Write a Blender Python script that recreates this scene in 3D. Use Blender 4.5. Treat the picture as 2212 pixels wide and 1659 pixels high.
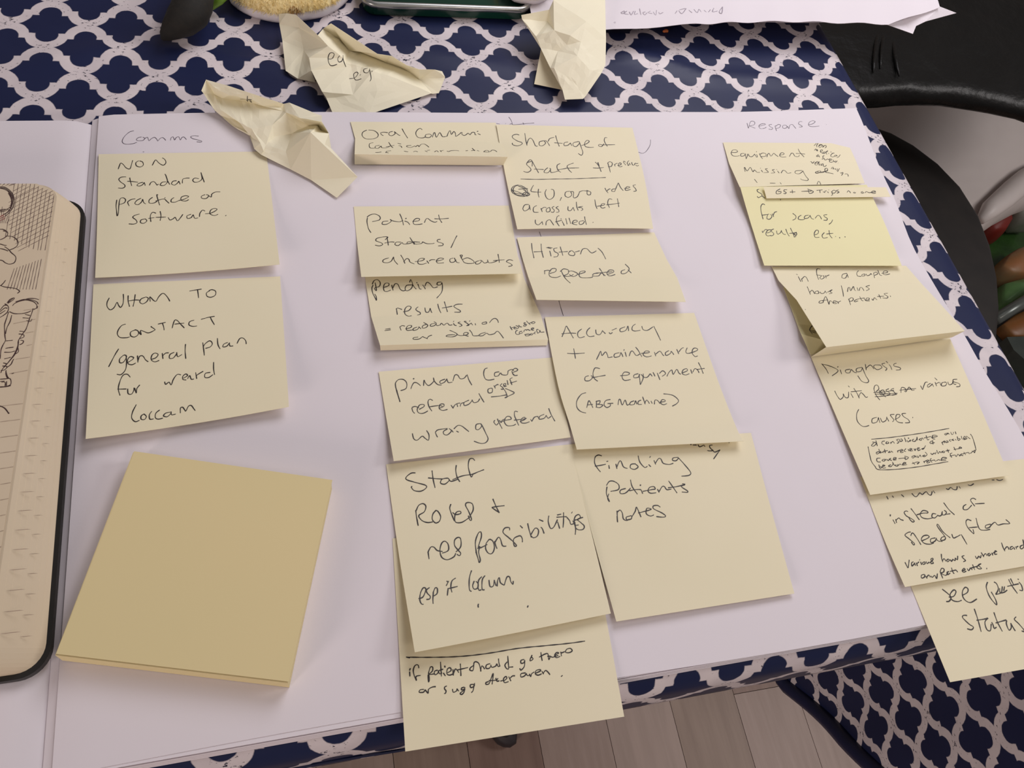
import bpy, bmesh, math, random
from mathutils import Vector, Matrix
from mathutils.bvhtree import BVHTree
random.seed(7)
for o in list(bpy.data.objects): bpy.data.objects.remove(o)
sc = bpy.context.scene
COL = sc.collection
Z0 = 0.75                      # height of the open sketchbook's paper above the floor
# ---------------------------------------------------------------- camera
FPX = 1775.85
CR = [Vector((0.968876930, -0.187722824, 0.161361813)),      # camera right
      Vector((-0.082921358, -0.860316109, -0.502971411)),    # camera down
      Vector((0.233241381, 0.473937067, -0.849106663))]      # view direction
CPOS = Vector((-0.119469097, -0.195284771, 0.310528762 + Z0))
cam = bpy.data.objects.new('camera', bpy.data.cameras.new('camera')); COL.objects.link(cam)
cam.data.sensor_fit = 'HORIZONTAL'; cam.data.sensor_width = 36; cam.data.lens = FPX * 36 / 2212
cam.data.clip_start = 0.01; cam.data.clip_end = 50
m = Matrix.Identity(4)
for i in range(3):
    m[i][0] = CR[0][i]; m[i][1] = -CR[1][i]; m[i][2] = -CR[2][i]; m[i][3] = CPOS[i]
cam.matrix_world = m
sc.camera = cam
# ---------------------------------------------------------------- light
sc.view_settings.view_transform = 'Standard'; sc.view_settings.look = 'None'
sc.view_settings.exposure = -0.10; sc.view_settings.gamma = 1; sc.view_settings.use_curve_mapping = False
w = bpy.data.worlds.new('room_light'); sc.world = w; w.use_nodes = True
w.node_tree.nodes['Background'].inputs[0].default_value = (1.0, 0.89, 0.86, 1)
w.node_tree.nodes['Background'].inputs[1].default_value = 0.16
def area(name, loc, target, size, power, colr):
    l = bpy.data.lights.new(name, 'AREA'); l.shape = 'DISK'; l.size = size; l.energy = power; l.color = colr
    o = bpy.data.objects.new(name, l); COL.objects.link(o); o.location = loc
    o.rotation_euler = (Vector(target) - Vector(loc)).to_track_quat('-Z', 'Y').to_euler()
    return o
area('ceiling_lamp', (0.30, 0.42, Z0 + 0.60), (0.12, 0.12, Z0), 0.55, 3.9, (0.985, 0.955, 1.0))
area('standing_lamp', (0.36, -0.85, Z0 + 1.12), (0.10, 0.0, Z0), 0.34, 2.4, (1.0, 0.86, 0.78))
area('right_fill_light', (1.35, -0.15, Z0 + 0.95), (0.85, 0.25, Z0 - 0.4), 0.50, 7.5, (1.0, 0.95, 0.93))  # added unseen fill light, brightens the bag and floor objects at right
area('side_fill_light', (-1.25, -1.15, Z0 + 0.42), (0.10, -0.1, Z0 - 0.1), 0.40, 10.0, (1.0, 0.84, 0.78))  # added low fill, lights the corner fold and front faces, only grazes the table
# ---------------------------------------------------------------- helpers
def ray(x, y):
    return (CR[0] * ((x - 1106) / FPX) + CR[1] * ((y - 829.5) / FPX) + CR[2])
def at(x, y, z=0.0):            # point of the photograph's frame at height z (metres) over the paper
    d = ray(x, y); t = (z + Z0 - CPOS.z) / d.z
    return CPOS + d * t
def tag(o, label=None, cat=None, group=None, kind=None):
    if label: o['label'] = label
    if cat: o['category'] = cat
    if group: o['group'] = group
    if kind: o['kind'] = kind
    return o
def link(name, me, mat=None, parent=None, smooth=False):
    o = bpy.data.objects.new(name, me); COL.objects.link(o)
    if mat: me.materials.append(mat)
    if parent: o.parent = parent; o.matrix_parent_inverse = Matrix.Translation(parent.location).inverted()
    if smooth:
        for p in me.polygons: p.use_smooth = True
    return o
def mesh(name, vs, fs, mat=None, parent=None, smooth=False, solid=0.0, off=-1, tri=False):
    me = bpy.data.meshes.new(name); me.from_pydata([tuple(v) for v in vs], [], fs); me.update()
    bm = bmesh.new(); bm.from_mesh(me)
    if tri: bmesh.ops.triangulate(bm, faces=bm.faces[:])
    bm.to_mesh(me); bm.free()
    o = link(name, me, mat, parent, smooth)
    if solid:
        s = o.modifiers.new('thickness', 'SOLIDIFY'); s.thickness = solid; s.offset = off
        if smooth: e = o.modifiers.new('crisp', 'EDGE_SPLIT'); e.split_angle = 0.7
    return o
def empty(name, loc, label=None, cat=None, group=None):
    o = bpy.data.objects.new(name, None); COL.objects.link(o); o.location = loc
    o.empty_display_size = 0.02
    return tag(o, label, cat, group)
def cr(p0, p1, p2, p3, t):
    return 0.5 * ((2 * p1) + (p2 - p0) * t + (2 * p0 - 5 * p1 + 4 * p2 - p3) * t * t + (3 * p1 - p0 - 3 * p2 + p3) * t ** 3)
def smooth_line(pts, step):
    pts = [Vector(p) for p in pts]
    if len(pts) < 3:
        n = max(1, int((pts[1] - pts[0]).length / step)) if len(pts) == 2 else 1
        return [pts[0].lerp(pts[-1], i / n) for i in range(n + 1)]
    out = []
    for i in range(len(pts) - 1):
        p0 = pts[max(i - 1, 0)]; p3 = pts[min(i + 2, len(pts) - 1)]
        n = max(1, int((pts[i + 1] - pts[i]).length / step))
        for k in range(n): out.append(cr(p0, pts[i], pts[i + 1], p3, k / n))
    out.append(pts[-1]); return out
# ---------------------------------------------------------------- materials
def lin(c):
    return tuple(((v / 255) / 12.92 if v / 255 <= 0.04045 else ((v / 255 + 0.055) / 1.055) ** 2.4) for v in c) + (1,)
class NT:
    def __init__(s, name):
        s.m = bpy.data.materials.new(name); s.m.use_nodes = True; s.t = s.m.node_tree
        s.b = s.t.nodes['Principled BSDF']
    def n(s, typ, **kw):
        nd = s.t.nodes.new(typ)
        for k, v in kw.items(): setattr(nd, k, v)
        return nd
    def put(s, sock, v):
        if hasattr(v, 'is_output') or isinstance(v, bpy.types.NodeSocket): s.t.links.new(v, sock)
        else: sock.default_value = v
    def math(s, op, a, b=None, c=None, clamp=False):
        nd = s.n('ShaderNodeMath', operation=op); nd.use_clamp = clamp
        s.put(nd.inputs[0], a)
        if b is not None: s.put(nd.inputs[1], b)
        if c is not None: s.put(nd.inputs[2], c)
        return nd.outputs[0]
    def noise(s, scale, detail=2, vec=None, rough=0.5):
        nd = s.n('ShaderNodeTexNoise'); nd.inputs['Scale'].default_value = scale
        nd.inputs['Detail'].default_value = detail; nd.inputs['Roughness'].default_value = rough
        if vec is None:
            tc = s.n('ShaderNodeTexCoord'); vec = tc.outputs['Object']
        s.t.links.new(vec, nd.inputs['Vector']); return nd.outputs['Fac']
    def mix(s, f, a, b):
        nd = s.n('ShaderNodeMix', data_type='RGBA'); s.put(nd.inputs[0], f)
        s.put(nd.inputs[6], a); s.put(nd.inputs[7], b); return nd.outputs[2]
    def ramp(s, f, lo, hi):
        return s.math('MULTIPLY', s.math('SUBTRACT', f, lo), 1 / (hi - lo), clamp=True)
    def bump(s, h, strength, dist):
        nd = s.n('ShaderNodeBump'); nd.inputs['Strength'].default_value = strength
        nd.inputs['Distance'].default_value = dist; s.t.links.new(h, nd.inputs['Height'])
        s.t.links.new(nd.outputs[0], s.b.inputs['Normal'])
def simple(name, c1, c2=None, rough=0.6, scale=40, bump=0, metal=0, dist=0.0005, spec=0.5):
    t = NT(name); f = t.ramp(t.noise(scale, 4), 0.35, 0.65)
    t.put(t.b.inputs['Base Color'], t.mix(f, lin(c1), lin(c2 or c1)))
    t.b.inputs['Roughness'].default_value = rough; t.b.inputs['Metallic'].default_value = metal
    t.b.inputs['Specular IOR Level'].default_value = spec
    if bump: t.bump(t.noise(scale * 2, 4), bump, dist)
    return t.m
def paper(name, c1, c2, scale=18, trans=0.0):
    t = NT(name); f = t.ramp(t.noise(scale, 3), 0.3, 0.7)
    t.put(t.b.inputs['Base Color'], t.mix(f, lin(c1), lin(c2)))
    t.b.inputs['Roughness'].default_value = 0.75; t.b.inputs['Specular IOR Level'].default_value = 0.25
    t.bump(t.noise(900, 3), 0.12, 0.0002)
    if trans:
        tr = t.n('ShaderNodeBsdfTranslucent'); tr.inputs[0].default_value = lin((250, 225, 90))
        mx = t.n('ShaderNodeMixShader'); mx.inputs[0].default_value = trans
        out = t.t.nodes['Material Output']
        t.t.links.new(t.b.outputs[0], mx.inputs[1]); t.t.links.new(tr.outputs[0], mx.inputs[2]); t.t.links.new(mx.outputs[0], out.inputs[0])
    return t.m
M = {}
M['sheet'] = paper('white_paper', (227, 220, 226), (225, 218, 223))
M['note'] = paper('yellow_note_paper', (243, 234, 204), (240, 231, 199), 14, 0.08)
M['note_b'] = paper('lit_yellow_note_paper', (243, 237, 190), (240, 233, 186), 14, 0.08)  # front light on the for scans note is put into this tone
M['pad'] = paper('pad_paper', (226, 208, 160), (222, 207, 158), 10)
M['note_c'] = paper('pale_note_paper', (247, 241, 216), (244, 238, 211), 14, 0.08)
M['cream'] = paper('cream_page', (218, 202, 178), (212, 195, 168), 16)
M['ink'] = simple('black_pen_ink', (38, 32, 30), (46, 40, 38), 0.5)
M['ink_soft'] = simple('grey_pen_ink', (78, 68, 82), (92, 82, 96), 0.5)
M['ink_show'] = simple('show_through_ink', (150, 140, 152), (172, 162, 172), 0.7, 120)
M['ink_brown'] = simple('drawing_ink', (60, 42, 42), (74, 52, 50), 0.5)
M['ink_red'] = simple('red_ink', (150, 40, 50), rough=0.5)
M['rule'] = simple('printed_rule', (160, 140, 122), (178, 158, 138), 0.7, 200)
M['black'] = simple('black_cover', (26, 25, 24), (36, 34, 32), 0.45, 60, 0.2)
M['navy'] = simple('navy_binding', (14, 22, 58), (20, 28, 66), 0.45, 60, 0.1)
def cloth_mat():
    t = NT('printed_oilcloth')
    uv = t.n('ShaderNodeUVMap', uv_map='pattern')
    nz = t.n('ShaderNodeTexNoise'); nz.inputs['Scale'].default_value = 14; nz.inputs['Detail'].default_value = 3
    t.t.links.new(uv.outputs[0], nz.inputs['Vector'])
    sep0 = t.n('ShaderNodeSeparateXYZ'); t.t.links.new(uv.outputs[0], sep0.inputs[0])
    sn = t.n('ShaderNodeSeparateColor'); t.t.links.new(nz.outputs['Color'], sn.inputs[0])
    X = t.math('ADD', sep0.outputs[0], t.math('MULTIPLY', t.math('SUBTRACT', sn.outputs[0], 0.5), 0.018))
    Y = t.math('ADD', sep0.outputs[1], t.math('MULTIPLY', t.math('SUBTRACT', sn.outputs[1], 0.5), 0.018))
    def cell(x, y):
        u = t.math('ABSOLUTE', t.math('SUBTRACT', t.math('FRACT', t.math('ADD', x, 0.5)), 0.5))
        v = t.math('ABSOLUTE', t.math('SUBTRACT', t.math('FRACT', t.math('ADD', y, 0.5)), 0.5))
        def circ(cx, cy):
            a = t.math('SUBTRACT', u, cx); b = t.math('SUBTRACT', v, cy)
            return t.math('SQRT', t.math('ADD', t.math('MULTIPLY', a, a), t.math('MULTIPLY', b, b)))
        lobe = t.math('SUBTRACT', 0.148, circ(0.0, 0.229))
        slot = t.math('MINIMUM', t.math('SUBTRACT', 0.148, u), t.math('SUBTRACT', 0.229, v))
        body = t.math('MINIMUM', t.math('SUBTRACT', 0.195, v), t.math('SUBTRACT', circ(0.5, 0.252), 0.277))
        body = t.math('MINIMUM', body, t.math('SUBTRACT', 0.5, u))
        return t.math('MAXIMUM', t.math('MAXIMUM', lobe, slot), body), u, v
    d1, u1, v1 = cell(X, Y)
    d2, u2, v2 = cell(t.math('ADD', X, 0.5), t.math('ADD', Y, 0.5))
    d = t.math('MAXIMUM', d1, d2)
    dark = t.ramp(d, -0.006, 0.006)
    # worn specks gather where the bands cross
    def near(u, v):
        a = t.math('SUBTRACT', u, 0.5)
        return t.math('SQRT', t.math('ADD', t.math('MULTIPLY', a, a), t.math('MULTIPLY', v, v)))
    nr = t.math('MINIMUM', near(u1, v1), near(u2, v2))
    f1 = t.n('ShaderNodeTexNoise'); f1.inputs['Scale'].default_value = 19; f1.inputs['Detail'].default_value = 5; f1.inputs['Roughness'].default_value = 0.7
    mp = t.n('ShaderNodeMapping'); mp.inputs['Scale'].default_value = (0.8, 1.3, 1)
    t.t.links.new(uv.outputs[0], mp.inputs[0]); t.t.links.new(mp.outputs[0], f1.inputs['Vector'])
    big = t.n('ShaderNodeTexNoise'); big.inputs['Scale'].default_value = 2.1; big.inputs['Detail'].default_value = 1
    t.t.links.new(uv.outputs[0], big.inputs['Vector'])
    thr = t.math('ADD', 0.555, t.math('MULTIPLY', t.ramp(nr, 0.02, 0.20), 0.085))
    thr = t.math('SUBTRACT', thr, t.math('MULTIPLY', t.math('SUBTRACT', big.outputs['Fac'], 0.5), 0.16))
    speck = t.math('MULTIPLY', t.math('SUBTRACT', f1.outputs['Fac'], thr), 40, clamp=True)
    navy = t.mix(t.noise(30, 3), lin((24, 31, 64)), lin((32, 40, 76)))
    white = t.mix(t.ramp(t.noise(60, 4), 0.35, 0.7), lin((222, 212, 214)), lin((206, 196, 200)))
    white = t.mix(speck, white, lin((36, 36, 56)))
    t.put(t.b.inputs['Base Color'], t.mix(dark, white, navy))
    t.b.inputs['Roughness'].default_value = 0.42; t.b.inputs['Specular IOR Level'].default_value = 0.28
    t.bump(t.noise(45, 3), 0.25, 0.0008)
    return t.m
M['cloth'] = cloth_mat()
def sheet_rows(rows, cols=14, sub=6, mode='s', edge=0.0):
    """rows of (left x, left y, left z mm, right x, right y, right z mm) in frame pixels and height -> grid of points"""
    L = [at(r[0], r[1], r[2] / 1000) for r in rows]; R = [at(r[3], r[4], r[5] / 1000) for r in rows]
    g = []
    n = len(rows)
    for i in range(n - 1):
        for k in range(sub + (1 if i == n - 2 else 0)):
            t = k / sub
            if mode == 's' and n > 2:
                a = cr(L[max(i - 1, 0)], L[i], L[i + 1], L[min(i + 2, n - 1)], t)
                b = cr(R[max(i - 1, 0)], R[i], R[i + 1], R[min(i + 2, n - 1)], t)
            elif mode == 's':
                a = L[i].lerp(L[i + 1], t); b = R[i].lerp(R[i + 1], t)
                za = L[i].z + (L[i + 1].z - L[i].z) * t ** 2.2; zb = R[i].z + (R[i + 1].z - R[i].z) * t ** 2.2
                a.z = za; b.z = zb
            else:
                a = L[i].lerp(L[i + 1], t); b = R[i].lerp(R[i + 1], t)
            a.z = max(a.z, min(L[i].z, L[i + 1].z)); b.z = max(b.z, min(R[i].z, R[i + 1].z))
            row = []
            for c in range(cols + 1):
                s = c / cols; p = a.lerp(b, s)
                p.z -= edge / 1000 * 4 * s * (1 - s) * ((i + t) / (n - 1)) ** 2
                row.append(p)
            g.append(row)
    return g
def grid_mesh(name, g, mat, parent=None, solid=0.00012, smooth=True, uvs=None):
    nr, nc = len(g), len(g[0]); vs = [p for r in g for p in r]
    fs = [(i * nc + j, (i + 1) * nc + j, (i + 1) * nc + j + 1, i * nc + j + 1) for i in range(nr - 1) for j in range(nc - 1)]
    me = bpy.data.meshes.new(name); me.from_pydata([tuple(v) for v in vs], [], fs); me.update()
    if uvs:
        l = me.uv_layers.new(name='pattern')
        for lp in me.loops: l.data[lp.index].uv = uvs[lp.vertex_index]
    o = link(name, me, mat, parent, smooth)
    if solid:
        s = o.modifiers.new('thickness', 'SOLIDIFY'); s.thickness = solid; s.offset = -1
        if smooth: e = o.modifiers.new('crisp', 'EDGE_SPLIT'); e.split_angle = 0.7
    return o, (vs, fs)
def write(name, key, surf, mat, parent, width=0.00042, fallback=0.0006, only=None):
    """pen strokes of INK[key] laid on the surface as thin ribbons"""
    bvh = BVHTree.FromPolygons([tuple(v) for v in surf[0]], surf[1]) if surf else None
    vs, fs = [], []
    for zk, txt in INK[key]:
        ox, oy, s = ZM[zk]
        for st in txt.replace('\n', ' ').split('/'):
            pts = [tuple(float(q) for q in p.split(',')) for p in st.split()]
            if len(pts) < 2: continue
            px = smooth_line([(ox + p[0] / s, oy + p[1] / s) for p in pts], 0.9)
            hit = []
            for q in px:
                d = ray(q[0], q[1]).normalized(); h = bvh.ray_cast(CPOS, d) if bvh else (None,) * 4
                if h[0] is not None:
                    nrm = h[1] if h[1].dot(d) < 0 else -h[1]
                    hit.append((h[0] + nrm * 0.00007, nrm))
                elif bvh is None: hit.append((at(q[0], q[1], fallback), Vector((0, 0, 1))))
                else:
                    hit.append(None)
            run = []
            def flush(run):
                if len(run) < 2: return
                base = len(vs); n = len(run); fat = 1.0 if (run[0][0] - run[-1][0]).length > 0.0006 or n > 6 else 1.9
                for i, (p, nr) in enumerate(run):
                    tg = run[min(i + 1, n - 1)][0] - run[max(i - 1, 0)][0]
                    if tg.length < 1e-9: tg = Vector((1, 0, 0))
                    sd = nr.cross(tg).normalized() * width * (0.5 if 0 < i < n - 1 or fat > 1 else 0.32) * fat * (0.92 + 0.2 * math.sin(i * 0.21 + base))
                    vs.append(p + sd); vs.append(p - sd)
                for i in range(n - 1): fs.append((base + 2 * i, base + 2 * i + 1, base + 2 * i + 3, base + 2 * i + 2))
            for h in hit:
                if h is None or (run and (h[0] - run[-1][0]).length > 0.006): flush(run); run = [] if h is None else [h]
                else: run.append(h)
            flush(run)
    if vs: return tag(mesh(name, vs, fs, mat, parent), kind='stuff')
# pen strokes: (origin x, origin y, scale) of the frame the points are given in, then strokes split by '/'
ZM = dict(A=(180,230,4.4848), B=(170,580,4.254), C=(740,230,5.721), D=(760,430,4.8795), E=(800,760,4.739),
 F=(820,960,4.254), G=(1060,240,5.027), H=(1100,480,3.317), I=(1210,940,3.95), J=(1550,230,5.027),
 K=(1620,540,4.366), L=(1740,740,4.608), M=(1840,1000,5.925), N=(1900,1180,5.186), O=(860,1360,5.027),
 P=(420,160,5.821), Q=(580,0,5.53), R=(1100,0,7.2125), S=(0,370,6.144), T=(0,620,5.922), U=(1290,0,2.731), V=(0,860,2.721),
 X1=(1740,300,10.58), X2=(1090,680,12.7), X3=(1340,330,21.17))
INK = {}
INK['page'] = [('A', """490,235 445,250 400,290 378,330 385,355 420,367 475,362 520,348/565,296 535,302 514,320 530,332 575,330 595,310 575,297/595,312 622,300 636,332 660,312 690,300 712,318 722,335 742,312 768,302 790,318 798,330/845,330 850,305 870,296 885,325 900,302 925,295 940,325 955,302 975,297 1000,322/1118,288 1070,284 1040,295 1060,312 1110,325 1148,338 1140,346 1098,342/575,440 590,441"""),
 ('J', """320,180 335,235 345,200 360,165 385,160 405,175 395,200 345,212/345,212 385,228 410,236/445,215 480,208 520,195 500,187 465,195 448,215 465,240 505,238 530,225/590,195 560,200 570,220 600,235 585,250 555,245/640,265 625,215 640,210/635,215 660,195 685,205 670,230 635,240/745,205 715,205 705,225 725,240 755,225 745,205/760,215 775,240 785,205 810,195 830,215 850,240/920,165 890,165 880,190 905,205 920,220 885,225/990,195 1030,190 1060,165 1030,155 995,175 990,205 1030,220 1105,212/1180,196 1183,198"""),
 ('G', """195,65 215,90 230,120 236,148/205,145 225,138 240,148/240,150 330,142 400,135 472,129/350,125 360,148/160,137 163,138/32,185 50,182/60,135 100,142/528,1310 538,1340 548,1368/1735,310 1730,370 1690,435 1650,458 1605,447"""),
 ('H', """355,562 370,615 388,672"""), ('F', """0,0 1,1""")]
INK['page'].pop()
INK['non_standard'] = [('A', """338,608 350,575 362,550 385,560 415,595 450,605 465,570 478,522/540,525 510,545 515,575 550,587 580,570 575,540 545,527/668,572 690,530 705,520 735,550 775,570 800,545 790,515 765,498/415,682 370,685 345,705 360,730 395,755 405,775 380,792 338,790/450,690 458,730 470,770/425,725 480,728 530,735/578,735 540,745 520,765 545,772 575,758 590,738 600,768/640,765 655,738 680,728 700,742 714,762 728,752/805,730 765,735 745,760 775,768 805,748 815,720 800,670 790,655/815,720 838,758/905,720 870,725 855,750 885,762 915,740 925,725 938,755/960,745 965,705 1000,695 1030,695/1120,700 1080,695 1060,715 1080,735 1120,728 1150,700 1140,640 1155,685 1172,735/325,905 318,960 322,1010 328,1060 340,1030 345,960 355,900 385,885 410,905 395,935 350,950/445,965 430,930 442,915 470,900 505,895/560,890 520,910 500,940 530,952 565,925 575,900 585,930 605,945/672,880 640,905 640,935 680,937 715,920/740,958 722,900 712,855 725,860/700,918 765,898 800,903/795,905 832,940/788,886 793,888/880,883 855,900 852,925 890,927 925,912/925,912 975,900 1020,875 990,865 950,880 950,910 990,917 1022,903/1180,855 1145,870 1150,890 1190,892 1215,865 1190,854/1215,865 1240,878 1245,850 1280,830 1327,828/545,1043 500,1055 480,1075 510,1100 520,1125 490,1140 440,1138/600,1090 560,1100 555,1125 585,1132 615,1110 600,1088/655,1118 650,1060 670,1027 705,1035/630,1085 690,1077/745,1015 752,1060 745,1108/700,1075 800,1072/822,1075 840,1100 872,1088 890,1075 912,1108 940,1080 965,1045/1045,1045 1005,1060 1010,1085 1045,1077 1065,1050 1078,1082 1112,1080/1125,1070 1130,1035 1155,1005 1180,1015/1180,1040 1240,1032 1295,1000 1270,988 1235,1005 1228,1040 1268,1057 1306,1045/1378,1056 1383,1059""")]
INK['whom'] = [('B', """282,270 262,310 262,350 290,380 325,360 352,312 365,335 385,358 405,330 412,285 410,235/455,248 455,300 468,352/520,238 512,295 500,350/450,300 520,290 560,292/620,262 575,280 562,310 590,325 625,305 640,275 618,262/658,305 655,262 690,295 712,300 735,262 765,232 790,235 820,270 838,302/1018,208 1075,198 1130,190/1092,195 1098,235 1102,272/1205,205 1175,225 1180,255 1215,265 1255,245 1258,210 1225,195 1195,205/432,512 395,525 362,570 358,610 385,635 440,636 470,628/520,565 478,585 480,620 515,630 548,605 545,575 515,562/552,580 568,610/575,610 568,572 590,575 640,592 690,572 700,560 665,535 670,530/728,512 800,495/770,505 782,540 785,568/858,550 880,480 905,478 940,515 972,548/880,512 970,502/1062,475 1020,490 1015,520 1050,532 1088,528/1125,468 1190,450 1250,440/1208,445 1225,480 1248,518/368,738 330,800 275,905/415,795 378,830 378,865 410,862 438,820 435,800 415,795/435,800 440,860 430,930 390,975 350,972/450,865 490,840 505,820 475,810 450,840 455,875 490,885 525,868/540,800 545,865/545,850 560,808 590,805 615,840 640,858/672,835 710,820 730,790 700,778 672,800 668,840 700,858 740,845/768,778 775,832/775,800 800,778 828,776/880,770 840,790 835,825 870,822 900,785/900,770 910,810 950,790/982,695 978,760 985,830/1140,680 1148,740 1155,800/1145,720 1165,690 1205,665 1228,690 1210,720 1165,735/1275,640 1280,700 1300,740/1370,680 1335,695 1325,720 1360,715 1385,685/1385,680 1390,712 1420,712/1455,690 1480,645 1510,640 1535,665 1540,695/475,1000 445,972 405,985 375,1050 365,1110 380,1168/355,1110 440,1108/450,1105 455,1150 485,1155 505,1125 510,1095/515,1100 530,1145 535,1105 562,1070/790,1040 800,1065 830,1045 850,1070 870,1020 905,975 940,978/960,1010 1000,985 985,970 958,990 958,1020 990,1025/1000,1015 1020,985 1035,1018 1060,1015/1075,955 1085,1015/1080,985 1110,965 1145,945/1210,955 1165,965 1160,1000 1195,1002 1235,975/1240,860 1240,925 1250,978/530,1250 495,1320 488,1375 520,1408 560,1395/605,1335 575,1355 575,1385 605,1388 622,1360 600,1338/672,1312 650,1345 655,1385 690,1382/745,1300 710,1330 705,1370 730,1385 775,1375/855,1318 800,1330 780,1355 815,1362 850,1330/850,1320 855,1345 892,1338/935,1330 935,1285 955,1275 975,1300 985,1310 1010,1265 1035,1260 1055,1285 1072,1308""")]
INK['oral'] = [('C', """300,292 250,320 245,365 290,400 370,402 430,380 438,340 390,300 320,292/470,328 480,348 505,362/470,325 510,318 560,325/620,310 580,320 575,350 610,362 650,335 640,312 700,358 710,352/735,275 765,330 805,392/985,290 960,272 925,290 905,335 930,380 985,390 1030,375/1075,340 1030,350 1025,378 1070,385 1100,360 1075,340/1110,382 1125,335 1140,325 1160,380 1200,325 1225,360 1240,375 1290,370/1290,370 1310,320 1330,300 1345,345 1375,310 1395,335 1400,370 1440,345 1470,320/1480,320 1475,345 1510,358 1550,330/1555,330 1570,350/1575,352 1600,322 1630,322 1640,350 1655,352/1665,305 1672,312/1670,335 1705,350/380,448 335,460 330,495 350,515 405,515/460,480 410,490 405,512 440,518 475,490 485,510 540,512 590,490/570,442 600,490 625,512/535,500 640,480/680,455 725,465/690,485 720,490 735,510/850,482 800,485 795,498 840,508 890,490 905,498 930,480 945,500/945,500 970,470 1010,465 1045,485 1068,505/405,570 450,568 480,562/535,575 545,555 600,548/540,568 570,575/760,552 812,562/875,562 900,552 930,562/1018,548 1050,562/1040,545 1080,540/1135,562 1165,548 1185,565/1205,545 1222,560/1215,550 1250,543/1290,550 1310,558 1340,548 1400,545 1440,550/1520,550 1550,545/1600,515 1635,550/1590,548 1640,540/1660,545 1690,552/1745,560 1770,545 1800,548 1810,565 1740,560/1825,560 1850,540 1885,545 1908,562""")]
INK['patient_status'] = [('D', """165,195 160,240 175,310 202,355/160,190 200,165 250,160 295,185 290,220 215,238/385,232 330,238 322,265 370,265 415,235 405,215 430,230 500,240 540,225/505,155 530,215 545,275/566,203 574,208/555,232 590,245 612,272/640,235 700,230 715,210 680,205 650,230 655,265 700,268 745,262/765,250 780,215 800,205 835,230 875,245 900,235/915,165 925,210 950,250/870,208 940,210 1022,203/350,430 380,402 330,400 265,415 255,440 310,462 325,480 290,495 245,485/370,400 378,440 385,490/345,465 410,452 450,455/520,455 470,455 455,480 490,490 530,460 545,475 600,470 650,455/612,405 640,450 660,480/580,470 600,450 720,455/655,455 670,475 735,468 745,450/745,450 790,470 850,470 870,465/935,425 905,430 905,450 960,470 955,490 910,495/1108,385 1080,440 1045,515/390,620 335,640 330,665 375,672 415,655 440,610/440,610 450,650 485,690/515,590 540,630 560,680/545,665 575,630 600,635 615,665 660,685/665,660 740,650 765,630 730,625 700,645 700,680 740,688 790,675/790,650 812,680/815,655 840,640 880,640/885,655 940,645 968,630 930,622 895,645 905,675 970,672/1070,622 1035,635 1040,665 1075,665 1100,640/1080,620 1105,665 1135,672/1140,590 1165,640 1185,670/1150,625 1165,595 1145,590/1165,640 1220,620 1280,650 1285,675 1225,680 1180,668/1340,650 1305,665 1310,685 1345,680 1370,650 1345,648/1370,650 1400,675 1440,660/1430,640 1445,672 1500,665 1540,645/1540,580 1550,630 1555,670/1490,650 1610,640/1700,650 1660,640 1630,660 1670,680 1690,700 1650,712""")]
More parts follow.
